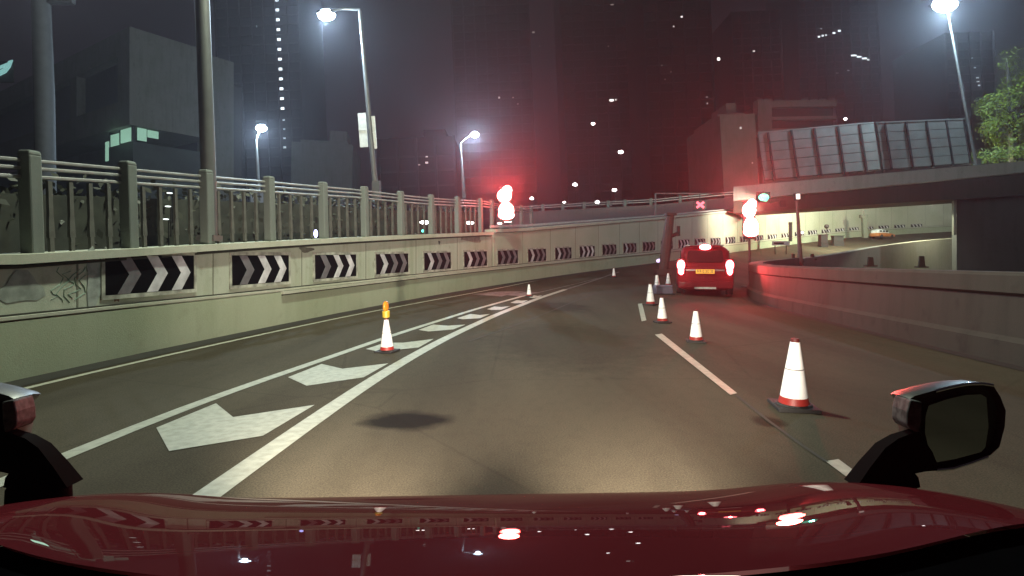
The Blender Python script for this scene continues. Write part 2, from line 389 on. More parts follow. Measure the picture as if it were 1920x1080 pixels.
# dark slot drain at the wall foot
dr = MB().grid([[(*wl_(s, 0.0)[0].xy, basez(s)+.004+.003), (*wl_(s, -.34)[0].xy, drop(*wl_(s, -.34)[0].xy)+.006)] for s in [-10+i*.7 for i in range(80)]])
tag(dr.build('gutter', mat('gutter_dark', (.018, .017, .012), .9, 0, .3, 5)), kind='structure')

# chevron boards on that wall
CY = [513, 505, 499, 494, 489.5, 485.5, 482, 478.5, 475, 471.5, 468, 465, 462, 459.5, 457, 455, 453, 451, 449.5, 447.5, 445.5, 443, 440, 437.5, 435.5, 433.5, 431.5, 430, 428, 426.5, 425]
ORD = ['first', 'second', 'third', 'fourth', 'fifth', 'sixth', 'seventh', 'eighth', 'ninth', 'tenth', 'eleventh', 'twelfth', 'thirteenth', 'fourteenth', 'fifteenth',
       'sixteenth', 'seventeenth', 'eighteenth', 'nineteenth', 'twentieth']
bw, bh = 1.62, .53
def board_meshes():
    o = {}
    b = MB().box((0, 0, 0), (bw, .02, bh)); o['back'] = b
    def chev(x0):
        t = .20; a = .19
        return [(x0, -bh/2+.005), (x0+t, -bh/2+.005), (x0+t+a, 0), (x0+t, bh/2-.005), (x0, bh/2-.005), (x0+a, 0)]
    return b, chev
def build_board(worn):
    b, chev = board_meshes()
    root = thing('chevron_sign', (0, 0, 0), 'x', 'chevron sign', 'chevron boards along the curving wall')
    b.build('backing_board', BLACKB, root)
    for k, x0 in enumerate((-.62, -.13, .34)):
        MB().prism(chev(x0), -.016, -.011).build('chevron', BOARDG if worn[k] else BOARDW, root)
    fr = MB()
    fr.box((0, -.004, bh/2+.03), (bw+.12, .03, .055)); fr.box((0, -.004, -bh/2-.03), (bw+.12, .03, .055))
    fr.box((-bw/2-.03, -.004, 0), (.055, .03, bh)); fr.box((bw/2+.03, -.004, 0), (.055, .03, bh))
    fr.build('frame', BORDER, root)
    return root
kinds = {0: (1, 0, 0), 1: (0, 1, 1), 2: (0, 0, 0), 3: (1, 1, 1)}
seq = [0, 0, 0, 1, 1, 1, 3, 1, 1, 2, 3, 1, 3, 2, 2, 1, 3, 1, 3, 1, 2, 2, 2, 2, 2, 2, 2, 2, 2, 2, 2]
protos = {}
for k in range(31):
    s = k*2.5; p, t = wl_(s, .07); Y = p.y; z = CZ+(HY-CY[k])*Y/F
    kk = seq[k]
    if kk not in protos: o = protos[kk] = build_board(kinds[kk])
    else: o = copy_tree(protos[kk])
    q, _ = wl_(s, .07 if s < 13.7 else .10); p = wl_(s, (.07 if s < 13.7 else .10)-.012)[0]
    o.location = (p.x, p.y, z); o.rotation_euler = (0, -math.atan((basez(s+1)-basez(s-1))/2)*.8, t)
    o['label'] = ('black board with white chevrons, %s from the left on the wall' % ORD[k]) if k < 18 else \
        ('small far black and white chevron board, %s from the right end of the row' % (ORD[30-k] if k < 30 else 'first'))

# post and rail fence standing on the wall's coping
fence = thing('fence', (0, 0, 0), 'concrete post fence with triple pale rails on top of the left wall', 'fence')
FO = .25
def s_of(px):
    ss = np.arange(-6, 24, .05); v = [960+F*(wl_(s, FO)[0].x)/wl_(s, FO)[0].y if wl_(s, FO)[0].y > 1 else -9999 for s in ss]
    return float(ss[int(np.argmin(np.abs(np.array(v)-px)))])
fpx = [60, 243, 390, 506, 608, 685, 752, 810, 858, 901, 940, 980, 1018, 1055, 1090]
fs = [s_of(p) for p in fpx]; fs = [fs[0]-2.0*k for k in (4, 3, 2, 1)]+fs
def fpt(s):
    off = FO+max(0, s-13.6)*.35
    p, t = wl_(s, off)
    tz = float(np.interp(s, [-10, -2.0, -.6, 2.7, 6, 10, 15, 24], [2.5, 2.54, 2.67, 2.95, 3.2, 3.4, 3.75, 4.35]))
    return p, t, tz
LEAN = R(-2.2)
for i, s in enumerate(fs):
    p, t, tz = fpt(s); b0 = topz(min(s, 13.6))-.02 if s < 13.7 else topz(13.6)-.3
    h = tz-b0; wd = .165 if s < 13 else .14
    m = MB(); m.box((0, 0, h/2-.02), (wd, wd, h-.04)); m.box((0, 0, h-.02), (wd+.008, wd+.008, .06), taper=.85)
    o = m.build('post', POSTC, fence, bevel=.02); o.location = (p.x, p.y, b0); o.rotation_euler = (0, LEAN, t)
for dz in (.10, .19, .29):
    m = MB(); pts = []
    for s in np.arange(-10, fs[-1], .5):
        p, t, tz = fpt(s); pts.append((p.x-.04, p.y, tz-dz))
    m.tube(pts, .022, 6); m.build('rail', mat('rail_pale', (.30, .30, .28), .55, .3, .2, 6), fence, smooth=True)
for a, b in zip(fs[:-1], fs[1:]):
    if a < -6 or a > 12: continue
    for k in range(1, 5):
        s = a+(b-a)*k/5; p, t, tz = fpt(s); p2 = wl_(s, FO+.05)[0]; b0 = topz(s)-.03
        m = MB().box((0, 0, (tz-.33-b0)/2), (.055, .04, tz-.33-b0)); m.box((0, 0, .33), (.08, .045, .26), taper=.8)
        o = m.build('baluster', mat('baluster_grey', (.095, .095, .08), .8, 0, .3, 6), fence); o.location = (p2.x, p2.y, b0); o.rotation_euler = (0, LEAN, t)

# clipped hedge behind the fence
def leaf_mat(name, a, b):
    m, n, l, bs = new(name)
    g_ = n.new('ShaderNodeNewGeometry'); r = n.new('ShaderNodeValToRGB')
    r.color_ramp.elements[0].color = (*a, 1); r.color_ramp.elements[1].color = (*b, 1)
    l.new(g_.outputs['Random Per Island'], r.inputs[0]); l.new(r.outputs[0], bs.inputs['Base Color'])
    bs.inputs['Roughness'].default_value = .6; return m
LEAF = leaf_mat('hedge_leaves', (.030, .033, .022), (.052, .056, .038))
LEAFT = leaf_mat('tree_leaves', (.035, .065, .006), (.22, .29, .03))
def leaves(m, c, n, r, size):
    for _ in range(n):
        while True:
            d = Vector([random.uniform(-1, 1) for _ in range(3)])
            if .15 < d.length < 1: break
        p = Vector(c)+Vector((d.x*r[0], d.y*r[1], d.z*r[2]))
        a = Vector([random.gauss(0, 1) for _ in range(3)]).normalized(); b = a.orthogonal().normalized()
        sz = size*random.uniform(.6, 1.3)
        m.add([p-a*sz, p+b*sz*.5, p+a*sz, p-b*sz*.5], [(0, 1, 2, 3)])
hr = thing('hedge', (0, 0, 0), 'dark dense hedge close behind the concrete post fence', 'hedge')
hm = MB(); inner = MB(); r_ = []
for s in np.arange(-7, 15, .35):
    p, t, tz = fpt(s); q = wl_(s, 1.5)[0]
    for k in range(6): leaves(hm, (q.x, q.y, .8+(tz-1.2)*k/5), 22, (.3, .55, .3), .07)
    a, b = wl_(s, 1.3)[0], wl_(s, 1.9)[0]
    r_.append([(a.x, a.y, -1.6), (a.x, a.y, tz-.45), (b.x, b.y, tz-.45), (b.x, b.y, -1.6)])
inner.grid(r_, close=True); inner.build('branches', mat('hedge_core', (.036, .038, .028), .95, 0, .4, 3), hr); hm.build('foliage', LEAF, hr)

# ---------------------------------------------------------------- right barrier
bar = thing('barrier_wall', (0, 0, 0), 'low dark concrete barrier wall along the right side of the road', 'wall')
zz = lambda s, z: float(np.interp(s, WS, RZ))+z
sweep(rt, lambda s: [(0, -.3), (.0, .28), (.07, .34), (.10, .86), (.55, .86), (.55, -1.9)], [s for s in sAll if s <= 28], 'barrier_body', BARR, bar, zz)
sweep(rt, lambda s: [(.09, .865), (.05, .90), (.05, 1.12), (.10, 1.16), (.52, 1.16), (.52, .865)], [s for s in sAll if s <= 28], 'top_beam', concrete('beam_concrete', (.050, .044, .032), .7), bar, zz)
bar2 = thing('parapet_wall', (0, 0, 0), 'brightened inner parapet wall curving away under the bridge beyond the dark barrier', 'wall')
sweep(rt, lambda s: [(0, -.3), (.0, 1.1), (.5, 1.1), (.5, -3.9)], [s for s in sAll if s >= 28.02], 'parapet_body', concrete('barrier_concrete_lit', (.22, .20, .15), .3), bar2, zz)  # same barrier carried on, its concrete lightened to look lit
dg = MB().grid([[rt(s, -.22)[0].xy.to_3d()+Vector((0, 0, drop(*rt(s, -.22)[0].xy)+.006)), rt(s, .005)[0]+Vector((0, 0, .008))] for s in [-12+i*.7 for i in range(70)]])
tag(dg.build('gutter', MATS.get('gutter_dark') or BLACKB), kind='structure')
# small brackets that stand up on the barrier where it bends away
for k, (px, y0, y1, Y) in enumerate([(1487, 476, 492, 27), (1499, 478, 492, 27.5), (1523, 476, 488, 29), (1632, 482, 500, 30), (1728, 480, 502, 31)]):
    s_ = Y/F; m = MB().box((0, 0, (y1-y0)*s_/2), ((7 if px < 1600 else 12)*s_, .12, (y1-y0)*s_), taper=.7).box((0, 0, .04), ((12 if px < 1600 else 20)*s_, .3, .08))
    o = m.build('bracket', mat('bracket_brown', (.10, .085, .06), .8)); o.location = P(px, y1, Y)
    tag(o, ['short stub post at the left of the pair on the bend of the right barrier', 'short stub post at the right of the pair on the bend of the right barrier',
            'lone short stub post just right of the pair on the barrier bend', 'wide dark stub left of the other beyond the right barrier', 'wide dark slanted stub nearest the bridge pier'][k], 'stub post', 'stubs by the right barrier')

# ---------------------------------------------------------------- overbridge at the right
br = thing('bridge', (0, 0, 0), 'concrete road bridge crossing at the right on a dark pier', 'bridge')
def bl(px): # plan line of the bridge face
    t = (px-1385)/(1990-1385); Y = 42+(35-42)*t; return Vector(((px-960)/F*Y, Y, 0))
def bseg(px0, y00, y01, px1, y10, y11, dep, push, name, m, par=br):
    a = bl(px0); b = bl(px1); n = Vector((b.y-a.y, -(b.x-a.x), 0)).normalized()*-1
    a = a*1.0; b = b*1.0
    za0, za1 = CZ+(HY-y00)*a.y/F, CZ+(HY-y01)*a.y/F; zb0, zb1 = CZ+(HY-y10)*b.y/F, CZ+(HY-y11)*b.y/F
    a = a+n*push; b = b+n*push; a2 = a+n*dep; b2 = b+n*dep
    v = [(a.x, a.y, za1), (b.x, b.y, zb1), (b.x, b.y, zb0), (a.x, a.y, za0), (a2.x, a2.y, za1), (b2.x, b2.y, zb1), (b2.x, b2.y, zb0), (a2.x, a2.y, za0)]
    return MB().add(v, [(0, 1, 2, 3), (7, 6, 5, 4), (0, 4, 5, 1), (1, 5, 6, 2), (2, 6, 7, 3), (3, 7, 4, 0)]).build(name, m, par)
bseg(1375, 350, 376, 2300, 268, 286, 4.2, 0, 'parapet_fascia', concrete('fascia_concrete', (.40, .40, .36), .35))
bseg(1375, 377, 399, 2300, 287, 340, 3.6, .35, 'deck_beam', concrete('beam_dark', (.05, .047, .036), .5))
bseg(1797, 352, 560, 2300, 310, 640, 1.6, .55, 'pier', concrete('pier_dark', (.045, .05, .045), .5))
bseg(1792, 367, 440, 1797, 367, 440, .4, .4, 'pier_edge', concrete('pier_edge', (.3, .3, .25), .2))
# noise barriers on the bridge
def noise(px0, px1, yt0, yb0, yt1, yb1, posts, label):
    r = thing('noise_barrier', (0, 0, 0), label, 'noise barrier', 'panelled noise barriers on the bridge')
    Y = bl((px0+px1)/2).y+.4
    def q(u, v, dy=0):   # u along, v up, leaning to the left as they stand on the banked deck
        px = px0+(px1-px0)*u+13*(1-v)-6; yb = yb0+(yb1-yb0)*u; yt = yt0+(yt1-yt0)*u
        p = P(px, yb+(yt-yb)*v, Y); p.y += dy; return p
    def slab(u0, u1, v0, v1, d0, d1, name, m):
        c = [q(u0, v0), q(u1, v0), q(u1, v1), q(u0, v1)]
        f = [Vector((p.x, p.y+d0, p.z)) for p in c]+[Vector((p.x, p.y+d1, p.z)) for p in c]
        return MB().add(f, [(0, 1, 2, 3), (7, 6, 5, 4), (0, 4, 5, 1), (1, 5, 6, 2), (2, 6, 7, 3), (3, 7, 4, 0)]).build(name, m, r)
    pm_ = mat('noise_panel', (.17, .175, .16), .6, 0, .15, 1.2)
    us = [0]+[(p-px0)/(px1-px0) for p in posts]+[1]
    for a, b in zip(us[:-1], us[1:]):
        for k in range(5):
            slab(a+.004, b-.004, k/5+.006, (k+1)/5-.006, 0, .08, 'panel', pm_)
    slab(0, 1, -.02, 1.0, .09, .12, 'back_sheet', mat('panel_back', (.06, .06, .055), .8))
    for u in us[1:-1]: slab(u-.008, u+.008, -.03, 1.0, -.10, .14, 'post', DARKM)
    slab(0, 1, 1.0, 1.03, -.02, .1, 'top_rail', pm_)
noise(1427, 1645, 250, 337, 231, 317, [1445, 1489, 1532, 1576, 1617], 'left panelled noise barrier on the bridge, nearer the grey building')
noise(1650, 1816, 231, 317, 224, 305, [1664, 1704, 1742, 1779, 1812], 'right panelled noise barrier on the bridge, nearer the tree')

# ---------------------------------------------------------------- street lamps
LEDC = (.60, .82, 1.0)
def street_lamp(head, base, label, power, lens=.3, arm=None, col=LEDC, r=.09, banners=None, es=60, grp='street lamps beside the road', lit=LEDC):
    hx, hy, hY = head; H = P(hx, hy, hY); B = P(base[0], base[1], base[2])
    root = thing('street_lamp', B, label, 'street lamp', grp)
    top = (Vector(arm_top) if (arm_top := None) else (P(arm[0], arm[1], base[2]) if arm else H)) - B
    h = H-B
    pm = MB().tube([(0, 0, 0), top*.5, top], [r, r*.8, r*.55], 10)
    pm.box((0, 0, .3), (r*2.6, r*2.6, .6)); pm.build('pole', POLE, root, smooth=True)
    if arm: MB().tube([top, top.lerp(h, .5)+Vector((0, 0, .12)), h+Vector((0, 0, .10))], [r*.5, r*.4, r*.35], 8).build('arm', POLE, root, smooth=True)
    dx = 1 if h.x > top.x else -1
    MB().box((h.x, h.y, h.z+.08), (lens*2.2, lens*1.0, .10), taper=.75).build('lamp_head', DARKM, root, bevel=.02)
    MB().ball((h.x, h.y, h.z), lens, (1, .6, .62)).build('lens', emis('led_%d_%.1f' % (es, lit[2]), lit, es), root, smooth=True)
    if power: lamp('lamp_light', h+Vector((0, 0, -lens*.62-.12)), power, col, root, .12)
    return root
L1 = street_lamp((612, 28, 19), (706, 372, 19.5), 'tall lamp with banners behind the fence, big white glow at upper left', 2500, .30, (674, 18), r=.10, es=90)
bn = P(706, 372, 19.5)
for (x0, x1, y0, y1, lab) in [(673, 688, 212, 276, ''), (693, 705, 218, 279, '')]:
    a = P((x0+x1)/2, (y0+y1)/2, 19.5)-bn; s_ = 19.5/F
    MB().box(a, ((x1-x0)*s_, .03, (y1-y0)*s_), ry=R(-4)).box(a+Vector((0, -.02, 0)), ((x1-x0)*s_*1.1, .02, .03)).build('banner', WHITEP, L1)
street_lamp((490, 240, 36), (486, 375, 36), 'lamp with white glow above the fence beside the column of lit windows', 2600, .36, (480, 262), r=.14, es=60)
b2 = P(486, 375, 36)
sn = thing('banner_sign', P(485, 392, 33), 'pair of pale grey banners on a post behind the fence', 'banner')
for (x0, x1) in ((-15, -1), (3, 12)):
    s_ = 33/F; MB().box(((x0+x1)/2*s_, 0, .45), ((x1-x0)*s_, .04, 1.15)).build('banner', mat('banner_grey', (.22, .22, .23), .7), sn)
MB().tube([(0, 0, -1.2), (0, 0, 1.3)], .05).build('post', POLE, sn)
street_lamp((890, 252, 38), (870, 372, 38), 'lamp on a short arm left of the left red warning light', 4500, .30, (863, 268), r=.10, es=40)
street_lamp((1772, 8, 37), (1832, 316, 38), 'tall bright lamp on the bridge beside the tree', 7000, .8, (1777, 22), r=.11, es=90, col=(.58, .84, 1))
# lamp whose pole crosses the whole left of the view
Bp = P(393, 452, 9.6)
root = thing('street_lamp', Bp, 'thick grey lamp pole rising out of view beside the fence', 'street lamp', 'street lamps beside the road')
MB().tube([(0, 0, 0), (-.02, 0, 1.2), (-.13, 0, 4.2), (-.33, 0, 9)], [.125, .12, .115, .10], 14).box((0, 0, .05), (.3, .3, .1)).build('pole', POLE, root, smooth=True)
MB().tube([(-.33, 0, 9), (1.0, 0, 9.3), (3.0, 0, 9.3)], .06, 8).build('arm', POLE, root, smooth=True)
MB().box((3.3, 0, 9.3), (.8, .3, .1)).build('lamp_head', DARKM, root, bevel=.02)
MB().box((3.3, 0, 9.235), (.6, .22, .02)).build('lens', emis('led_60_1.0', LEDC, 60), root)
lamp('lamp_light', (3.3, 0, 9.0), 5200, (.90, 1, .78), root, .25)
Bp = P(88, 420, 22)
root = thing('street_lamp', Bp, 'wide faint lamp mast at far left behind the fence', 'street lamp', 'street lamps beside the road')
MB().box((-1.6, .3, 12.6), (.8, .3, .1)).box((-.9, .2, 12.3), (1.3, .08, .08), ry=R(-18)).build('lamp_head', DARKM, root)
lamp('lamp_light', (-1.6, .3, 12.35), 3200, (.8, .9, 1), root, .2)
MB().tube([(0, 0, -3), (-.1, 0, 5), (-.35, 0, 12)], [.36, .34, .30], 14).box((.5, 0, 8.8), (1.1, .2, .25)).build('pole', mat('mast_dark', (.05, .05, .05), .7), root, smooth=True)
# lamp that lights the wall beyond the bridge, hidden by the bridge
for (x_, y_, lab_, pw_) in ((1600, 374, 'lamp under the far edge of the bridge, nearer the slim post', 3600), (1745, 364, 'lamp under the far edge of the bridge, nearer the pier', 5200)):
    Y_ = bl(x_).y+5.2; street_lamp((x_, y_-8, Y_), (x_+3, y_-22, Y_), lab_, pw_, .12, None, r=.05, es=30, col=(.96, 1, .72), grp='lamps under the bridge')
bq = bl(1468); r0 = thing('added_fill_lamp', P(1468, 379, bq.y-1.7), 'added fill lamp on the bridge edge right of the green signal', 'lamp')  # added lamp, put in to brighten the wall by the bridge's left end
MB().box((0, -.02, -.12), (.42, .06, .46)).box((0, .1, .12), (.3, .2, .06)).box((0, .9, .12), (.08, 1.7, .06)).build('housing', DARKM, r0); MB().box((0, .05, -.03), (.2, .12, .03)).build('lens', emis('dim_lens', (1, .95, .8), 1.5), r0)  # housing stands between the added light and the camera to hide it
lamp('lamp_light', (0, .2, -.2), 3200, (1, .90, .74), r0, .08, 'SPOT', (R(80), 0, R(48)), 84, 1.0)  # light of the added fill lamp, aimed to brighten the wall
# far lamps
far = [(1164, 285, 130, 4.6, 'large far white lamp in the middle of the dark sky'), (1078, 346, 110, 4.2, 'far white lamp low in the sky, upper left of three'),
       (1152, 356, 120, 4.0, 'far white lamp right of the other two above the wall'), (997, 372, 100, 3.6, 'far white lamp just right of the left red warning light'),
       (1058, 379, 105, 2.5, 'small far lamp left of the oval lamp above the fence'), (1120, 379, 90, 4.2, 'oval far lamp close above the faint fence'),
       (1112, 232, 150, 3.4, 'far white lamp highest of the isolated ones'), (1078, 412, 80, 2.7, 'small lamp just above the wall coping, left one'),
       (1184, 401, 85, 2.0, 'tiny lamp above the wall coping, left of the dark post'), (1585, 223, 95, 3.0, 'far white lamp above the noise barriers by the building')]
for (x, y, Y, rp, lab) in far:
    street_lamp((x, y, Y), (x+6, 440, Y), lab, 0, rp*Y/F, None, r=.06*Y/60, es=25, grp='far street lamps', lit=(1, .93, .92))
def yfence(px, off):
    ss = np.arange(-6, 20, .05); v = np.array([960+F*wl_(q, off)[0].x/wl_(q, off)[0].y if wl_(q, off)[0].y > 1 else -9999 for q in ss])
    return wl_(float(ss[int(np.argmin(np.abs(v-px)))]), off)[0].y
for (x, y, Y, wpx_, hpx, c, lab, es) in [(318, 362, 0, 5, 1.2, (.9, 1, .95), 'topmost of three tiny white lights behind the fence left of the thick pole', 2), (315, 387, 0, 5, 1.2, (.9, 1, .95), 'middle of three tiny white lights behind the fence left of the thick pole', 2),
                                     (311, 411, 0, 5, 1.2, (.9, 1, .95), 'lowest of three tiny white lights behind the fence left of the thick pole', 2), (796, 417, 22, 9, 3.2, (1, .95, .9), 'oval white lamp seen through the fence above a green dot', 14), (881, 418, 26, 7.5, 2.8, (1, .92, .88), 'oval white lamp seen through the fence left of the red light', 14),
                                     (793, 433, 21.5, 2.8, 2.6, (.1, .9, .6), 'small green signal light low behind the fence', 4), (592, 438, 13.2, 3.4, 7.5, (.45, .45, 1.), 'blue white light standing on the wall coping', 10)]:
    Y = yfence(x, .75) if x != 592 else Y
    s_ = Y/F; r0 = thing('small_lamp', P(x, y, Y), lab, 'lamp')
    MB().ball((0, 0, 0), 1, (wpx_*s_, .05, hpx*s_)).build('lens', emis('sl%d' % x, c, es), r0, smooth=True)
    MB().box((0, .08, 0), (wpx_*s_*1.2, .06, hpx*s_*1.3)).tube([(0, .08, 0), (0, .08, -.5)], .012, 6).build('housing', DARKM, r0)

# ---------------------------------------------------------------- red warning lights
def red_light(x, ytop, ybot, Y, wp, label, power, post):
    s_ = Y/F; b = P(x, ybot, Y); r = thing('warning_light', b, label, 'warning light', 'stacked red warning lights')
    H = (ybot-ytop)*s_; W = wp*s_
    em = emis('warning_red', (1, .13, .12), 70)
    MB().ball((.04*W, 0, H*.25), 1, (W*.48, .12, H*.26)).ball((W*.04, 0, H*.12), 1, (W*.5, .12, H*.13)).build('lower_lens', em, r, smooth=True)
    MB().ball((-.08*W, 0, H*.70), 1, (W*.44, .12, H*.20)).ball((.10*W, 0, H*.86), 1, (W*.30, .12, H*.14)).build('upper_lens', em, r, smooth=True)
    MB().box((0, .16, H*.48), (W*.8, .1, H*.95)).box((0, .1, -.06), (W*.7, .25, .12)).build('housing', DARKM, r, bevel=.02)
    if post: MB().tube([(0, .1, -.1), (.02, .1, -post)], .05, 8).box((0, .1, -post), (.5, .5, .08)).build('post', DARKM, r)
    az = math.atan2(b.x, b.y)
    lamp('lamp_light', (0, -.16, H*.3), power*.12, (1, .06, .05), r, .35, 'SPOT', (R(-98), 0, -az), 46, 1.0)
    lamp('lamp_light', (-.05, -.16, H*.75), power*.9, (1, .06, .05), r, .35, 'SPOT', (R(-98), 0, -az), 46, 1.0)
    return r
red_light(948, 348, 411, 21.2, 30, 'stacked red warning light on the left wall, leftmost red glow', 11000, 0)
pR = P(1407, 443, 23.5)
red_light(1407, 373, 443, 23.5, 29, 'stacked red warning light right of the red taxi', 11000, pR.z-drop(pR.x-.6, pR.y))
# small lamp strip under the left red light
m = MB().box((0, 0, 0), (.16, .06, .05)).box((.3, 0, .06), (.26, .06, .03)); o = m.build('marker_lamp', emis('marker', (1, .8, .75), 5)); o.location = P(937, 419, 20.6)
tag(o, 'small white marker lamp at the foot of the left red warning light', 'lamp')
# lane signals
r0 = thing('lane_signal', P(1313, 384, 44), 'red cross lane signal hanging above the wall', 'lane signal')
for a in (R(38), R(-38)): MB().box((0, 0, 0), (.72, .04, .17), ry=a).build('cross_bar', emis('sig_red', (1, .13, .18), 2.6), r0)
MB().box((0, .08, 0), (1.0, .1, .75)).build('housing', BLACKP, r0, bevel=.03)
MB().tube([(0, .1, .3), (0, .1, .9)], .03, 6).tube([(-3.5, .1, .9), (4.6, .1, .9)], .05, 6).tube([(-3.5, .1, .9), (-3.5, .1, -1.1)], .07, 6).build('gantry_arm', POLE, r0)
r0 = thing('lane_signal', P(1432, 370, 38), 'green arrow lane signal on the bridge edge beside the red light', 'lane signal')
MB().ball((0, 0, 0), 1, (.36, .05, .25)).box((.12, 0, -.16), (.2, .05, .2)).build('arrow', emis('sig_green', (.10, 1, .66), 2.6), r0)
MB().box((0, .1, 0), (.95, .12, .75)).build('housing', BLACKP, r0, bevel=.03)
MB().box((0, .5, .35), (.1, .9, .1)).build('bracket', POLE, r0)
lamp('lamp_light', (0, -.3, 0), 500, (.1, 1, .65), r0, .1, 'SPOT', (R(-95), 0, R(-20)), 60, 1.0)
# post with white lamp box, beside the taxi
pb = P(1502, 485, 27); r0 = thing('lamp_post', pb, 'slim grey post with a small white lamp box before the bridge', 'post')
tp = P(1494, 372, 27)-pb
MB().tube([(0, 0, -.6), tp], [.12, .06], 8).build('pole', mat('post_mid', (.15, .13, .12), .6), r0)
MB().box(tp+Vector((0, 0, .08)), (.24, .2, .34), ry=R(-4)).build('lamp_box', DARKM, r0, bevel=.02)
MB().box(tp+Vector((0, -.12, .08)), (.18, .03, .26), ry=R(-4)).build('lens', emis('boxlamp', (1, .95, .85), 1.6), r0)
# dark thick post with bracket in front of the wall
pb = G(1243, 516); r0 = thing('gantry_post', pb, 'dark thick post with side bracket rising before the wall', 'post')
Yq = pb.y; tp = P(1257, 402, Yq)-pb
MB().tube([(0, 0, 0), tp*.5, tp], [.24, .26, .20], 10).box((0, 0, .15), (.7, .7, .3)).box(tp, (.5, .45, .12)).build('post', mat('gantry_brown', (.06, .035, .03), .7), r0)
q = P(1272, 437, Yq)-pb
MB().tube([P(1252, 446, Yq)-pb, q], .09, 6).box(q+Vector((0, 0, .1)), (.14, .14, .5)).build('bracket', DARKM, r0)
pb = P(1236, 508, 28); pb.z = drop(pb.x, pb.y); r0 = thing('marker_post', pb, 'short marker post with a bright violet white top left of the taxi', 'marker post')
MB().tube([(0, 0, 0), (0, 0, P(1236, 492, 28).z-pb.z)], .08, 8).box((0, 0, .04), (.4, .4, .08)).build('post', CONEB, r0)
MB().ball((0, 0, P(1236, 489, 28).z-pb.z), .13, (1.2, 1, .8)).build('lens', emis('marker_violet', (.75, .62, 1), 1.6), r0, smooth=True)

# ---------------------------------------------------------------- cones
def cone_proto(h, lampy=False):
    r = thing('traffic_cone', (0, 0, 0), 'x', 'traffic cone', 'traffic cones on the road')
    k = h/.75
    MB().box((0, 0, .022*k), (.42*k, .42*k, .044*k)).lathe([(.19*k, .044*k), (.17*k, .06*k)], 20).build('base', CONEB, r, bevel=.01)
    MB().lathe([(.155*k, .05*k), (.138*k, .128*k)], 24).build('cone_body', ORANGE, r, smooth=True)
    MB().lathe([(.045*k, .715*k), (.040*k, .75*k), (.028*k, .752*k)], 20).build('cone_tip', mat('cone_tip_dark', (.10, .012, .012), .6), r, smooth=True)
    MB().lathe([(.137*k, .13*k), (.094*k, .42*k)], 24).build('sleeve', SLEEVE, r, smooth=True)
    MB().lathe([(.092*k, .432*k), (.048*k, .714*k)], 24).build('sleeve', SLEEVE, r, smooth=True)
    MB().lathe([(.0905*k, .418*k), (.090*k, .434*k)], 24).build('band', mat('sleeve_seam', (.2, .2, .2), .6), r)
    if lampy:
        MB().lathe([(.05*k, .75*k), (.08*k, .77*k), (.085*k, .90*k), (.06*k, .92*k)], 16).build('lamp_battery', YELLOW, r, smooth=True)
        MB().lathe([(.07*k, .922*k), (.10*k, .95*k), (.10*k, 1.05*k), (.06*k, 1.11*k), (.02*k, 1.12*k)], 16, sy=.5).build('amber_lens', AMBER, r, smooth=True)
    return r
cones = [(1488, 765, 634, 0, 'nearest cone on the right, blurred pink foot and white sleeve'), (1305, 641, 580, 0, 'cone second nearest on the right of the dashed line'),
         (1242, 605, 556, 0, 'cone third nearest, above the end of the dashed line'), (1220, 572, 531, 0, 'cone fourth nearest, left of the low grey barrier block'),
         (1233, 549, 514, 0, 'thin cone before the left end of the grey barrier block'), (1253, 536, 511, 0, 'cone in front of the grey block beside the taxi'),
         (1275, 531, 503, 0, 'cone right against the left tail lamp of the taxi'),
         (726, 660, 596, 1, 'cone topped with an amber lamp standing on the road hatching'), (992, 556, 532, 0, 'cone at the far tip of the road hatching'), (1151, 520, 502, 0, 'smallest farthest cone alone in the middle of the road')]
pr = {}
for (x, yb, yt, lm, lab) in cones:
    b = G(x, yb); h = (yb-yt)*b.y/F
    c = cone_proto(.75, bool(lm)) if lm not in pr else copy_tree(pr[lm])
    pr.setdefault(lm, c); s_ = h/.75; c.location = b; c.scale = (s_, s_, s_); c.rotation_euler = (R(random.uniform(-1, 1)), R(-2), random.uniform(0, 1.5)); c['label'] = lab

# low blue-grey block beside the taxi
b = G(1256, 556); r0 = thing('barrier_block', b+Vector((0, .9, 0)), 'low blue grey plastic barrier block beside the red taxi', 'barrier block')
s_ = b.y/F
MB().box((0, 0, .15), (.62, .5, .30), taper=.94).build('block', BLUEGR, r0, bevel=.03)
MB().box((0, 0, .03), (.7, .6, .06)).build('foot', CONEB, r0)
MB().box((0, -.05, .32), (.56, .4, .04)).build('lid', mat('lid_pale', (.22, .22, .30), .5), r0, bevel=.01)

# ---------------------------------------------------------------- the red taxi ahead
def car_body(L_, W, prof_low, secs):
    pass
def loft(stations, n=28, pw=3.2):
    rows = []
    for (y, hw, z0, z1) in stations:
        r = []
        for k in range(n):
            a = 2*math.pi*k/n; c, s = math.cos(a), math.sin(a)
            x = hw*math.copysign(abs(c)**(2/pw), c); z = (z0+z1)/2+(z1-z0)/2*math.copysign(abs(s)**(2/pw), s)
            r.append((x, y, z))
        rows.append(r)
    m = MB().grid(rows, close=True); k = len(m.v)-n; m.f += [tuple(range(n))[::-1], tuple(range(k, k+n))]; m.f = [q[::-1] for q in m.f]
    return m
def wheel(parent, x, y, r=.31, w_=.2, side=1):
    wh = thing('wheel', (x, y, r), None, None) if False else bpy.data.objects.new('wheel', None)
    COL.objects.link(wh); wh.parent = parent; wh.location = (x, y, r)
    prof = [(.19, -w_/2), (r-.03, -w_/2), (r, -w_/2+.03), (r, w_/2-.03), (r-.03, w_/2), (.19, w_/2)]
    m = MB().lathe(prof, 24); m.v = [(v[2], v[0], v[1]) for v in m.v]; m.build('tyre', RUBBER, wh, smooth=True)
    m = MB().lathe([(.05, -.07), (.19, -.08), (.19, .08), (.05, .07)], 16); m.v = [(v[2], v[0], v[1]) for v in m.v]; m.build('rim', GALV, wh, smooth=True)
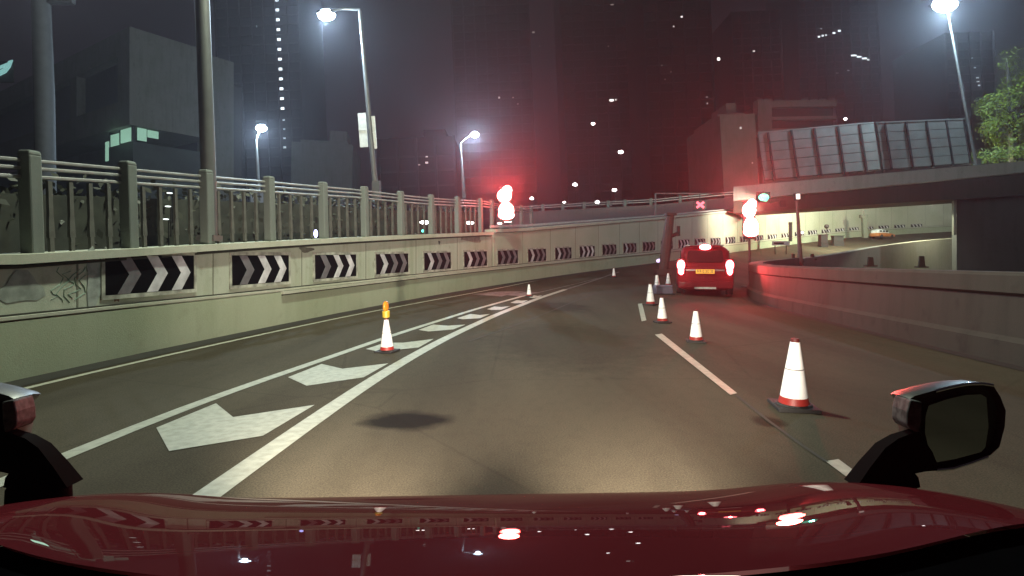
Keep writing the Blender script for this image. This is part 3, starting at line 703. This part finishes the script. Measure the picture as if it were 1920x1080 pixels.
b = G(1323, 556)
taxi = thing('taxi', b+Vector((0, .05, 0)), 'red taxi braking ahead with glaring tail lamps beside the right barrier', 'taxi', rot=(0, 0, R(-17)))
kx = (105/F*b.y)/1.70
taxi.scale = (kx, kx, kx)
loft([(0.0, .70, .30, .72), (.04, .80, .22, .92), (.25, .84, .18, 1.00), (1.0, .85, .17, 1.02), (2.6, .85, .17, 1.00), (3.3, .845, .18, .98), (3.9, .82, .20, .90), (4.25, .76, .24, .80), (4.35, .62, .3, .7)], pw=5).build('body', REDT, taxi, smooth=True)
gh = loft([(.04, .60, .90, 1.20), (.10, .66, .90, 1.44), (.22, .69, .90, 1.52), (.9, .71, .9, 1.57), (2.2, .69, .9, 1.56), (2.9, .66, .9, 1.30), (3.25, .6, .9, 1.0)], pw=4.5)
gh.build('cabin', REDT, taxi, smooth=True)
MB().prism([(-.50, 1.03), (.50, 1.03), (.53, 1.10), (.50, 1.36), (.46, 1.40), (-.46, 1.40), (-.50, 1.36), (-.53, 1.10)], -.005, .12).build('rear_window', mat('rear_glass_red', (.03, .006, .008), .7, spec=.1), taxi, bevel=.02)
for sx in (-1, 1):
    MB().box((sx*.715, 1.4, 1.22), (.02, 2.0, .36), taper=.9).build('side_window', GLASSD, taxi)
MB().box((0, -.02, .36), (1.56, .16, .22)).box((0, -.05, .28), (1.2, .1, .06)).build('rear_bumper', REDT, taxi, bevel=.05)
MB().box((0, -.105, .26), (.62, .02, .06)).build('bumper_insert', GALV, taxi)
MB().box((0, -.045, .80), (1.12, .03, .05)).build('tailgate_trim', mat('trim_dark_red', (.12, .01, .012), .3), taxi)
MB().box((0, .05, 1.53), (.9, .16, .05)).build('spoiler', REDT, taxi, bevel=.02)
TL = emis('tail_red', (1, .10, .12), 26)
for sx in (-1, 1):
    hb = MB().box((sx*.70, .015, .90), (.25, .10, .50)).build('lamp_housing', mat('lamp_dark_red', (.25, .01, .01), .2), taxi, bevel=.04)
    MB().ball((sx*.70, -.045, .95), 1, (.115, .04, .16)).ball((sx*.70, -.045, .80), 1, (.085, .04, .15)).build('tail_lamp', TL, taxi, smooth=True)
    lamp('lamp_light', (sx*.70, -.12, .88), 800, (1, .06, .06), taxi, .08, 'SPOT', (R(-97), 0, R(18)), 70, 1.0)
MB().ball((0, -.06, 1.50), 1, (.17, .03, .085)).build('high_brake_lamp', emis('brake_high', (1, .16, .18), 22), taxi, smooth=True)
lamp('lamp_light', (0, -.12, 1.50), 300, (1, .06, .06), taxi, .05, 'SPOT', (R(-97), 0, R(18)), 70, 1.0)
MB().box((0, -.075, .76), (.54, .02, .13)).build('number_plate', mat('plate_yellow_glow', (.75, .38, .03), .5, emit=(1, .45, .05), es=.5), taxi)  # plate glows by itself in place of light falling on it
m = MB()
for i, x in enumerate((-.22, -.15, -.05, .02, .09, .16, .22)):
    if i in (0, 1): m.box((x, -.087, .775), (.012, .004, .08)).box((x+.025, -.087, .76), (.012, .004, .05)).box((x+.012, -.087, .80), (.03, .004, .012))
    else: m.box((x, -.087, .80), (.035, .004, .012)).box((x, -.087, .73), (.035, .004, .012)).box((x+(.014 if i % 2 else -.014), -.087, .765), (.012, .004, .07))
m.build('plate_characters', BLACKP, taxi)
for sx in (-1, 1):
    for yy in (.75, 3.4): wheel(taxi, sx*.74, yy)
    MB().box((sx*.80, 3.3, 1.05), (.16, .08, .11)).tube([(sx*.74, 3.3, .92), (sx*.8, 3.3, 1.05)], .02, 6).build('fender_mirror', BLACKP, taxi)
MB().box((0, 1.3, 1.62), (.34, .14, .12), taper=.8).build('roof_sign', WHITEP, taxi)
sv = MB().box((0, 1.3, 1.57), (1.15, 2.0, .015)).build('roof', SILVER, taxi, bevel=.005)

# far estate car and roadside things by the far wall
def on(px, py, Y): p = P(px, py, Y); p.z = drop(p.x, p.y); return p
b = on(1638, 443, 55); b.z = P(1638, 446.5, 55).z
pc = thing('estate_car', b, 'small far white car with orange flank near the pale wall', 'car', rot=(0, 0, R(-68)))
kz = .72
loft([(0, .6, .35, .7), (.1, .8, .25, .85), (1.2, .84, .22, .9), (3.2, .84, .22, .85), (4.1, .78, .25, .7), (4.2, .6, .3, .6)], pw=5).build('body', mat('car_orange', (.45, .16, .05), .3, coat=.5), pc, smooth=True)
loft([(.15, .55, .8, 1.2), (.4, .68, .8, 1.38), (2.0, .68, .8, 1.4), (2.8, .62, .8, 1.1), (3.1, .5, .8, .9)], pw=4).build('cabin', mat('car_white', (.8, .8, .78), .3), pc, smooth=True)
for sx in (-1, 1):
    for y in (.75, 1.5, 2.2): MB().box((sx*.69, y, 1.13), (.03, .55, .26)).build('side_window', GLASSD, pc)
for sx in (-1, 1):
    for yy in (.8, 3.3): wheel(pc, sx*.76, yy)
MB().box((0, 1.3, 1.45), (.9, .25, .1)).build('roof_bar', WHITEP, pc)
pc.scale = (.6, .6, .6)
for (x, yt, yb, Y, wp, lab, mt_, nm) in [(1543, 441, 457, 49, 13, 'dark roadside cabinet in front of the far wall', mat('cab_dark', (.006, .005, .005), .8), 'cabinet'), (1570, 443, 453, 50, 18, 'low grey box right of the dark roadside cabinet', mat('cab_grey', (.015, .017, .016), .8), 'equipment_box')]:
    s_ = Y/F; p = P(x, yb, Y); r0 = thing(nm, p, lab, 'cabinet')
    MB().box((0, 0, (yb-yt)*s_/2), (wp*s_, .5, (yb-yt)*s_)).build('housing', mt_, r0, bevel=.03)
    MB().box((0, 0, (yb-yt)*s_+.03), (wp*s_*1.1, .6, .06)).build('lid', mt_, r0)
    MB().box((0, 0, -.4), (wp*s_*1.05, .55, .8)).build('footing', mt_, r0)
r0 = thing('sign_post', P(1621, 446, 53), 'grey post with stacked boxes left of the far white car', 'post')
MB().box((0, 0, 1.0), (.42, .3, 2.0), ry=R(-3)).box((-.1, 0, 2.05), (.62, .35, .3)).tube([(-.1, 0, 2.1), (-.12, 0, 2.55)], .06, 6).build('post', mat('postgreen', (.10, .11, .08), .7), r0)
r0 = thing('sign_post', P(1482, 448, 46), 'short dark post left of the slim lamp post before the far wall', 'post')
MB().box((0, 0, .55), (.2, .2, 1.5)).box((0, 0, 1.28), (.28, .1, .2)).build('post', DARKM, r0)
r0 = thing('sign_post', P(1550, 433, 50), 'tiny round topped post above the chevron boards of the far wall', 'post')
MB().tube([(0, 0, -.6), (0, 0, .3)], .03, 6).ball((0, 0, .4), .2).build('post', DARKM, r0)
r0 = thing('sign_board', P(1464, 456, 40), 'low white board with dark marks left of the slim lamp post', 'sign')
MB().box((0, 0, 0), (1.25, .05, .30)).build('board', WHITEP, r0); MB().box((-.15, -.03, .0), (.7, .01, .1)).build('marks', BLACKB, r0)
MB().box((-.4, .03, -.4), (.05, .05, .8)).box((.4, .03, -.4), (.05, .05, .8)).build('legs', DARKM, r0)
r0 = thing('marker_lamp', P(1504, 436, 44), 'tiny white marker lamp on the far wall beside the slim post', 'lamp')
MB().ball((0, 0, 0), .12).build('lens', emis('mk2', (1, .95, .85), 2), r0); MB().box((0, .12, 0), (.3, .1, .3)).build('housing', DARKM, r0)

# ---------------------------------------------------------------- buildings
def tower(px0, px1, ytop, Y, dep, label, lit=(), m=TOWERM, storey=3.2, lean=R(-2.5), bands=True, rot=0, kind='tower_block'):
    x0, x1 = (px0-960)/F*Y, (px1-960)/F*Y; top = CZ+(HY-ytop)*Y/F; W = x1-x0; H = top+1.7
    r = thing(kind, ((x0+x1)/2, Y, -1.7), label, 'building', rot=(0, lean, rot))
    MB().box((0, dep/2, H/2), (W, dep, H)).build('wall', m, r)
    if bands:
        b = MB(); n = int(H/storey)
        for k in range(1, n): b.box((0, -.15, k*storey), (W*1.005, .6, .35))
        b.build('floor_bands', mat('tower_band', (.05, .044, .046), .8, 0, .2, .3), r)
        b = MB(); c = max(2, int(W/4))
        for k in range(c+1): b.box((-W/2+W*k/c, -.3, H/2), (.5, .7, H))
        b.build('fins', mat('tower_fin', (.045, .042, .045), .8, 0, .2, .3), r)
    g = MB().box((0, dep/2, H+.4), (W*.8, dep*.7, .8)).box((W*.2, dep/2, H+1.5), (W*.3, dep*.4, 3)); g.build('roof', m, r)
    Mi = Matrix.Rotation(rot, 3, 'Z') @ Matrix.Rotation(lean, 3, 'Y'); Mi = Mi.inverted()
    for (x, y, ww, hh, st, col) in lit:
        p = Mi @ (P(x, y, Y)-Vector(r.location)); s_ = Y/F
        MB().box((p.x, -.72, p.z), (ww*s_, .12, hh*s_)).build('window', emis('win_%d_%.2f_%.2f' % (int(st*10), col[0], col[2]), col, st), r)
    return r
Wc = (1, .93, .88); Cc = (.85, .95, 1)
colw = [(521+.052*(y-8), y, 6.2, 4.6, 2.2, Cc) for y in [2+18.4*i for i in range(12)]]+[(533.5, 226, 4, 3, .9, Cc), (534.5, 243, 3.5, 3, .7, Cc), (535, 260, 4.5, 3, 1, Cc), (535.5, 277, 5, 4, 1., Cc), (483, 51, 2, 3, .5, Cc)]
tower(425, 580, -260, 190, 25, 'dark tower with one vertical column of lit windows', colw)
tower(868, 1012, -200, 210, 30, 'dark high rise behind the left red light with three tiny lit windows', [(936, 184, 3, 3, 1.5, Wc), (962, 184, 2, 2, .6, Wc), (971, 196, 2, 2, .4, Wc), (1000, 62, 5, 3, .25, Wc), (1012, 88, 2, 2, .15, Wc)], m=FACADE2)
tower(1072, 1215, -240, 230, 30, 'dark high rise in the middle of the sky with a bright double window', [(1146, 189, 7, 3.5, 3, Wc), (1154, 188, 2.5, 2.5, 1.2, Wc), (1147, 10, 6, 2, .3, Wc), (1140, 88, 2, 2, .4, Wc), (1190, 79, 2, 2, .25, Wc), (1202, 79, 2, 2, .2, Wc), (1206, 264, 3.5, 5, 1.3, Wc)], m=FACADE2)
tower(1228, 1352, -150, 200, 30, 'dark high rise right of centre with scattered lit windows', [(1277, 33, 3.5, 3, 1.5, Wc), (1262, 51, 2.5, 2.5, .9, Wc), (1346, 112, 5, 5, 3, Wc), (1240, 124, 2, 2, .3, Wc), (1246, 150, 2, 2, .3, Wc), (1257, 136, 2, 2, .2, Wc), (1324, 183, 3, 2, .3, Wc), (1325, 195, 2.5, 2.5, .5, Wc)], m=FACADE2)
tower(1392, 1482, 20, 240, 30, 'dark slim tower above the grey building with one dim window', [(1412, 97, 4, 2.5, 1.1, Wc)], m=TOWERM)
tower(1515, 1665, -60, 260, 30, 'dark tower at upper right with slanted rows of lit windows', [(1538, 55, 2.5, 2, .8, Cc), (1534, 70, 4, 3, 1.8, Cc), (1541, 68, 3.5, 3, 1.8, Cc), (1547, 67, 3, 3, 1.2, Cc), (1562, 63, 5, 3, 2, Cc), (1572, 59, 5, 3, 2, Cc),
      (1599, 105, 10, 2.5, 2.2, Cc), (1609, 107.5, 8, 2.5, 2.2, Cc), (1619, 110.5, 9, 2.5, 2.2, Cc), (1626, 113, 4, 2.5, 1.5, Cc), (1589, 133, 4, 2, .6, Cc), (1568, 138, 5, 1.5, .2, Cc)])
tower(1790, 1880, 60, 220, 30, 'dark tower behind the tree with a broken column of lit windows', [(1820, 110, 3, 1.5, .6, Cc), (1825, 128, 4, 2, .8, Cc), (1830, 147, 5, 2, 1, Cc), (1831, 154, 5, 2, 1, Cc), (1833, 161, 4, 2, .9, Cc)])
tower(720, 862, 258, 120, 20, 'low dark brown block with horizontal bands right of the bannered lamp', [(801, 295, 4, 2.2, 1.2, Wc), (801, 306, 5, 3, 1.6, Wc), (787, 310, 3.5, 2, .7, Wc)], m=FACADE2, kind='apartment_building')
tower(545, 655, 268, 90, 14, 'low grey building with a blank pale upper wall behind the fence', [], m=FACADE, bands=False, lean=R(1), kind='low_building', rot=R(10))
# grey building beside the bridge
gb = tower(1366, 1432, 214, 84, 16, 'tall narrow grey wall of the building left of the noise barriers', [(1385, 242, 3, 4, .8, Wc), (1407, 307, 2, 3, .4, Wc)], m=concrete('facade_warm', (.20, .17, .15), .3), bands=False, lean=R(-3), kind='office_building')
s_ = 84/F
ub = thing('office_building', P(1500, 340, 92), 'grey building with broad horizontal bands above the noise barrier', 'building', rot=(0, R(-1), 0))
sB_ = 92/F; fw = concrete('facade_warm2', (.21, .19, .18), .3)
MB().box((-2/F*92, 6, 7.3), (146*sB_, 10, 11.5)).build('wall', mat('recess_dark', (.035, .033, .035), .8), ub)
for (yt, yb) in ((188, 200), (218, 224), (240, 252)):
    zt, zb = P(0, yt, 92).z-ub.location.z, P(0, yb, 92).z-ub.location.z
    MB().box((-4*sB_, .6, (zt+zb)/2), (152*sB_, 1.2, zt-zb)).build('floor_band', fw, ub)
MB().box((-66*sB_, .4, P(0, 222, 92).z-ub.location.z), (26*sB_, 1.8, 70*sB_)).build('stair_tower', fw, ub)
MB().box((0, 3, -6), (150*sB_, 8, 20)).build('base', fw, ub)
# left corner building
u = Vector((-.835, .55, 0)); v_ = Vector((.55, .835, 0)); c0 = Vector((-40.7, 60, -1.7))
lb = thing('corner_building', c0, 'big dim grey building at upper left with a lit corner window', 'building', rot=(0, 0, 0))
def lbox(a0, a1, b0, b1, z0, z1, name, m, par=lb):
    pts = []
    for z in (z0, z1):
        for a, b in ((a0, b0), (a1, b0), (a1, b1), (a0, b1)): q = u*a+v_*b; pts.append((q.x, q.y, z))
    return MB().add(pts, [(0, 1, 2, 3), (7, 6, 5, 4), (0, 4, 5, 1), (1, 5, 6, 2), (2, 6, 7, 3), (3, 7, 4, 0)]).build(name, m, par)
FB = concrete('facade_dim', (.17, .165, .145), .4)
lbox(0, 48, 0, 8, 0, 15.9, 'lower_wall', mat('lower_green', (.05, .06, .055), .7, 0, .3, .4))
lbox(-.6, 48, -.6, 8, 17.5, 20.3, 'spandrel', FB)
lbox(.4, 48, .4, 8, 20.3, 25.2, 'recessed_glazing', mat('glaze_dark', (.02, .022, .024), .3))
lbox(-.6, 2.2, -.6, 8, 20.3, 25.2, 'corner_pier', FB)
lbox(-.6, 48, -.6, 8, 25.2, 27.9, 'parapet', FB)
lbox(13.5, 15.5, -.5, 1, 20.3, 25.2, 'pier', FB)
lbox(-.3, 3, 8.3, 11, 0, 27.6, 'stair_tower', FB)
lbox(.5, 40, 11.3, 12.6, 0, 25.0, 'rear_wing', mat('rear_wing_dark', (.05, .05, .05), .8))
lw = emis('lit_window', (.55, 1, .75), .42)
lbox(.5, 2.9, -.05, .05, 16.0, 17.45, 'window', lw); lbox(3.1, 5.4, -.05, .05, 15.9, 17.2, 'window', lw); lbox(-.05, .05, .4, 1.3, 16.1, 17.45, 'window', lw); lbox(-.05, .05, 1.4, 2.5, 16.6, 17.4, 'window', lw)
lbox(6.0, 6.8, -.05, .05, 14.4, 16.6, 'window', lw)
for a_ in (0, 2.9, 5.4): lbox(a_, a_+.2, -.1, .2, 15.9, 17.5, 'mullion', DARKM)
lamp('lamp_light', u*3-v_*1.4+Vector((0, 0, 16.4)), 30, (.55, 1, .75), lb, .3)
# lit cyan sign at the very left edge
cs = thing('lit_sign', P(4, 134, 50), 'lit cyan sign shape cut by the left edge of the view', 'sign')
s_ = 50/F; MB().prism([(-14*s_, -12*s_), (6*s_, -2*s_), (14*s_, 8*s_), (19*s_, 22*s_), (12*s_, 20*s_), (2*s_, 6*s_), (-14*s_, -2*s_)], 0, .1).prism([(-14*s_, 2*s_), (2*s_, 8*s_), (8*s_, 16*s_), (-2*s_, 12*s_), (-14*s_, 6*s_)], 0, .1).build('sign_face', emis('cyan_sign', (.35, .75, .72), .6), cs)
MB().box((0, .2, 0), (36*s_, .1, 40*s_)).build('back_panel', DARKM, cs)
# parapet of another road behind the wall, centre right
fp = thing('flyover', (0, 0, 0), 'faint brown parapet of another road behind the long wall', 'flyover')
pts = [(930, 400, 60), (1100, 391, 60), (1230, 384, 60), (1330, 374, 60), (1420, 366, 60)]
rw = [[P(x, y, Y)+Vector((0, d, 0)), ] for x, y, Y in pts for d in (0,)]
rows = []
for x, y, Y in pts:
    t = P(x, y, Y); rows.append([(t.x, t.y, -1.6), (t.x, t.y, t.z), (t.x, t.y+.4, t.z), (t.x, t.y+.4, -1.6)])
MB().grid(rows, close=True).build('parapet', concrete('flyover_brown', (.13, .10, .095), .3), fp)
m = MB()
for dy in (6, 10): m.tube([P(x, y-dy, Y+.2) for x, y, Y in pts], .045, 6)
m.build('rail', GALV, fp)
for x in (960, 1018, 1055, 1095, 1140, 1172, 1220, 1275): 
    y = float(np.interp(x, [p[0] for p in pts], [p[1] for p in pts])); MB().box(P(x, y-5, 60.2), (.3, .2, .9)).build('post', POSTC, fp)

# ---------------------------------------------------------------- tree at the right
tb = P(1905, 330, 41); tr = thing('tree', tb, 'leafy tree lit yellow green by the lamp at the right edge', 'tree')
def q_(px, py, Y=41): return P(px, py, Y)-tb
MB().tube([(0, 0, -9), q_(1900, 260), q_(1893, 170), q_(1888, 110)], [.35, .28, .16, .06], 8).tube([q_(1900, 250), q_(1870, 215)], [.14, .05], 6).tube([q_(1898, 230), q_(1935, 180)], [.16, .05], 6).tube([q_(1897, 215), q_(1862, 190)], [.1, .03], 6).build('trunk', mat('bark', (.02, .017, .013), .9), tr)
m = MB()
for (x, y, rx, rz_, n) in [(1846, 200, 12, 22, 500), (1850, 235, 14, 20, 500), (1893, 120, 14, 14, 220), (1905, 150, 26, 24, 420), (1862, 190, 17, 15, 420), (1868, 225, 20, 20, 560), (1895, 190, 26, 30, 600), (1930, 170, 34, 60, 900), (1900, 235, 30, 26, 600), (1858, 255, 14, 14, 300), (1880, 262, 26, 14, 380), (1925, 245, 30, 30, 500), (1960, 130, 40, 60, 500), (1888, 98, 7, 8, 60), (1912, 92, 6, 9, 60)]:
    s_ = 41/F
    for k in range(3):
        leaves(m, q_(x+random.uniform(-rx, rx)*.45, y+random.uniform(-rz_, rz_)*.45, 41+random.uniform(-.8, .8)), n//3, (rx*s_*.75, 1.0, rz_*s_*.75), .085)
m.build('crown', LEAFT, tr)
tb2 = P(1900, 318, 38.2); bs = thing('bush', tb2, 'low dark bush spilling over the bridge parapet under the tree', 'bush')
m = MB()
for (x, y) in [(1835, 296), (1850, 290), (1872, 288), (1895, 284), (1920, 282), (1945, 285), (1865, 300), (1905, 298)]:
    leaves(m, P(x, y, 38.5)-tb2, 260, (.85, .7, .5), .075)
m.build('foliage', LEAFT, bs)
MB().tube([(0, .3, -.8), (-.8, .3, .9)], .05, 6).tube([(0, .3, -.8), (.6, .3, 1)], .05, 6).build('stems', MATS['bark'], bs)

# ---------------------------------------------------------------- own taxi: bonnet, cowl, fender mirrors
ego = thing('own_taxi', (0, 0, 0), 'glossy red taxi bonnet across the bottom of the view with fender mirrors', 'taxi')
CXo = -.075
def hz(X, Y):
    u_ = Y-.6; z = .965-.10*u_-.32*u_*u_ if u_ > 0 else .965-.10*u_
    a = abs(X-CXo)
    z += .005+.014*math.exp(-((a-.66)/.14)**2)
    if a > .70: z -= .80*(a-.70)**2
    z += .016*(X-CXo)
    if u_ > .75: z -= (u_-.75)**2*1.4
    return z
rows = []
NX = 72; NY = 40
def yr(X): return .56+(.23 if X > CXo else .38)*(X-CXo)**2
for j in range(NY+1):
    r = []
    for i in range(NX+1):
        X = CXo-1.06+2.12*i/NX; Y = yr(X)+(1.42-yr(X)-.22*abs((X-CXo)/1.06)**3)*(j/NY)
        r.append((X, Y, hz(X, Y)))
    rows.append(r)
hd = MB().grid(rows).build('bonnet', REDP, ego, smooth=True)
# sides and nose of the front body
rows = []
for i in range(NX+1):
    X = CXo-1.06+2.12*i/NX; Y = yr(X)+(1.42-yr(X)-.22*abs((X-CXo)/1.06)**3); z = hz(X, Y)
    rows.append([(X, Y+.004, z-.002), (X, Y+.07, z-.10), (X, Y+.12, .45), (X, Y+.06, .25)])
MB().grid(rows).build('front_panel', REDP, ego, smooth=True)
for sx in (-1, 1):
    X0 = CXo+sx*1.061
    rows = [[(X0, Y, hz(CXo+sx*1.06, Y)-.003), (X0+sx*.02, Y, .7), (X0+sx*.01, Y, .35)] for Y in np.linspace(.1, 1.19, 20)]
    MB().grid(rows).build('fender_side', REDP, ego, smooth=True)
    MB().box((CXo+sx*.60, 1.36, .44), (.34, .10, .16)).build('headlamp', emis('headlamp', (1, .9, .75), 3), ego, bevel=.03)
    lamp('headlamp_light', (CXo+sx*.60, 1.50, .46), 4800, (1, .86, .70), ego, .05, 'SPOT', (R(90+2.6), 0, R(-7*sx)), 62, 1.0)
    wheel(ego, CXo+sx*.93, .72)
rows = [[(X, yr(X)+.012, hz(X, yr(X))-.012), (X, yr(X)-.05, hz(X, yr(X))-.02), (X, .05, .93)] for X in np.linspace(CXo-1.06, CXo+1.06, 50)]
MB().grid(rows).build('cowl', mat('cowl_black', (.003, .003, .004), .9, 0, .2, 8, spec=.0), ego, smooth=True)
for k, (x0, x1) in enumerate(((-.55, .05), (.02, .62))):
    MB().tube([(x0, .53, .985), (x0+.2, .50, .99), (x1, .44, 1.0)], .007, 6).build('wiper', BLACKP, ego, smooth=True)
def fmirror(sx):
    r = bpy.data.objects.new('fender_mirror', None); COL.objects.link(r); r.parent = ego
    Yd = 1.18
    def m_(px, py, d=0): 
        px_ = px if sx > 0 else 1732-px
        return P(px_, py, Yd+d)
    def poly(pts, d0, d1, name, m, bev=.0, sm=False):
        a = [m_(x, y, d0) for x, y in pts]; b = [m_(x, y, 0)+Vector((0, d1, 0)) for x, y in pts]; n = len(pts)
        f = [tuple(range(n)), tuple(range(2*n-1, n-1, -1))]+[(i, i+n, (i+1) % n+n, (i+1) % n) for i in range(n)]
        return MB().add(a+b, f).build(name, m, r, sm, bev)
    out = [(1706, 748), (1716, 742), (1760, 730), (1800, 721), (1840, 719), (1862, 722), (1876, 744), (1886, 770), (1884, 800), (1874, 838), (1858, 853), (1820, 867), (1778, 880), (1752, 882), (1738, 868), (1728, 840), (1722, 800), (1726, 770)]
    # shell: rings from rim to rounded back
    c = (1800, 800); rings = []
    for (k, d) in ((1, 0), (1.01, .015), (.97, .05), (.82, .09), (.5, .115), (.1, .125)):
        rings.append([m_(c[0]+(x-c[0])*k, c[1]+(y-c[1])*k, 0)+Vector((0, d, 0)) for x, y in out])
    sh = MB().grid([list(q) for q in rings], close=True); n = len(out)
    rim = [m_(c[0]+(x-c[0])*.93, c[1]+(y-c[1])*.9, 0)+Vector((0, .012, 0)) for x, y in out]
    sh.grid([rings[0], rim], close=True); sh.f.append(tuple(range(len(sh.v)-n, len(sh.v))))
    sh.build('mirror_housing', BLACKP, r, True)
    gl = [(1740, 760), (1775, 748), (1810, 740), (1838, 739), (1848, 745), (1852, 800), (1846, 838), (1838, 847), (1790, 860), (1756, 866), (1742, 850), (1733, 810), (1734, 780)]
    a = [m_(x, y)+Vector((0, -.002+(.03 if sx < 0 else -.0)*0, 0)) for x, y in gl]
    a = [p+Vector((0, (p.x-m_(1795, 800).x)*.06*0, 0)) for p in a]
    b = [p+Vector((0, .011, 0)) for p in a]; n = len(a)
    MB().add(a+b, [tuple(range(n)), tuple(range(2*n-1, n-1, -1))]+[(i, i+n, (i+1) % n+n, (i+1) % n) for i in range(n)]).build('mirror_glass', MIRROR, r)
    MB().tube([m_(x, y)+Vector((0, -.002, 0)) for x, y in [(1752, 733), (1780, 726), (1812, 719.5), (1840, 719), (1860, 722)]], .0035, 8).build('chrome_trim', CHROME, r, smooth=True)
    MB().tube([m_(x, y)+Vector((0, -.002, 0)) for x, y in [(1754, 880), (1785, 877), (1820, 866), (1850, 855)]], .004, 8).build('chrome_trim', CHROME, r, smooth=True)
    poly([(1708, 750), (1730, 754), (1728, 790), (1724, 812), (1708, 806), (1701, 795), (1702, 772)], -.02, .05, 'turn_lamp', mat('clear_lens', (.10, .105, .10), .6, 0, .5, 60, spec=.05), .004)
    # arm: from the fender up to the housing
    a0 = [m_(1608, 912, -.02), m_(1655, 850), m_(1690, 822), m_(1724, 812)]; 
    st = [([(1606, 914), (1726, 914)]), ([(1632, 876), (1722, 895)]), ([(1660, 840), (1716, 888)]), ([(1685, 822), (1735, 884)]), ([(1722, 808), (1762, 882)])]
    rows = []
    for k, ((x0, y0), (x1, y1)) in enumerate(st):
        p0, p1 = m_(x0, y0), m_(x1, y1); d = .045-.006*k
        rows.append([p0+Vector((0, 0, 0)), p0.lerp(p1, .5)+Vector((0, -d*.5, 0)), p1, p1+Vector((0, d, 0)), p0.lerp(p1, .5)+Vector((0, d*1.4, 0)), p0+Vector((0, d, 0))])
    MB().grid(rows, close=True).build('mirror_arm', mat('arm_black', (.004, .004, .004), .8, spec=.02), r, True)
    fb = P(0, 0, 1)
    bp = m_(1666, 914); MB().lathe([(.062, -.05), (.060, -.0), (.045, .012), (.02, .02)], 20, (bp.x, bp.y+.01, bp.z), .8).build('mirror_foot', MATS['arm_black'], r, True)
fmirror(1); fmirror(-1)

# ---------------------------------------------------------------- night air
hz_ = MB().box((0, 130, 60), (420, 470, 126)).build('haze', None) if False else None
me = MB().box((20, 120, 68), (520, 460, 142)); me_ = bpy.data.meshes.new('haze'); me_.from_pydata(me.v, [], me.f)
ho = bpy.data.objects.new('haze', me_); COL.objects.link(ho); ho['kind'] = 'stuff'
hm_ = bpy.data.materials.new('night_haze'); hm_.use_nodes = True; nn = hm_.node_tree.nodes
nn.remove(nn['Principled BSDF']); pv = nn.new('ShaderNodeVolumePrincipled')
pv.inputs['Color'].default_value = (.72, .72, .82, 1); pv.inputs['Density'].default_value = .0013; pv.inputs['Anisotropy'].default_value = .78
hm_.node_tree.links.new(pv.outputs[0], nn['Material Output'].inputs['Volume']); me_.materials.append(hm_)
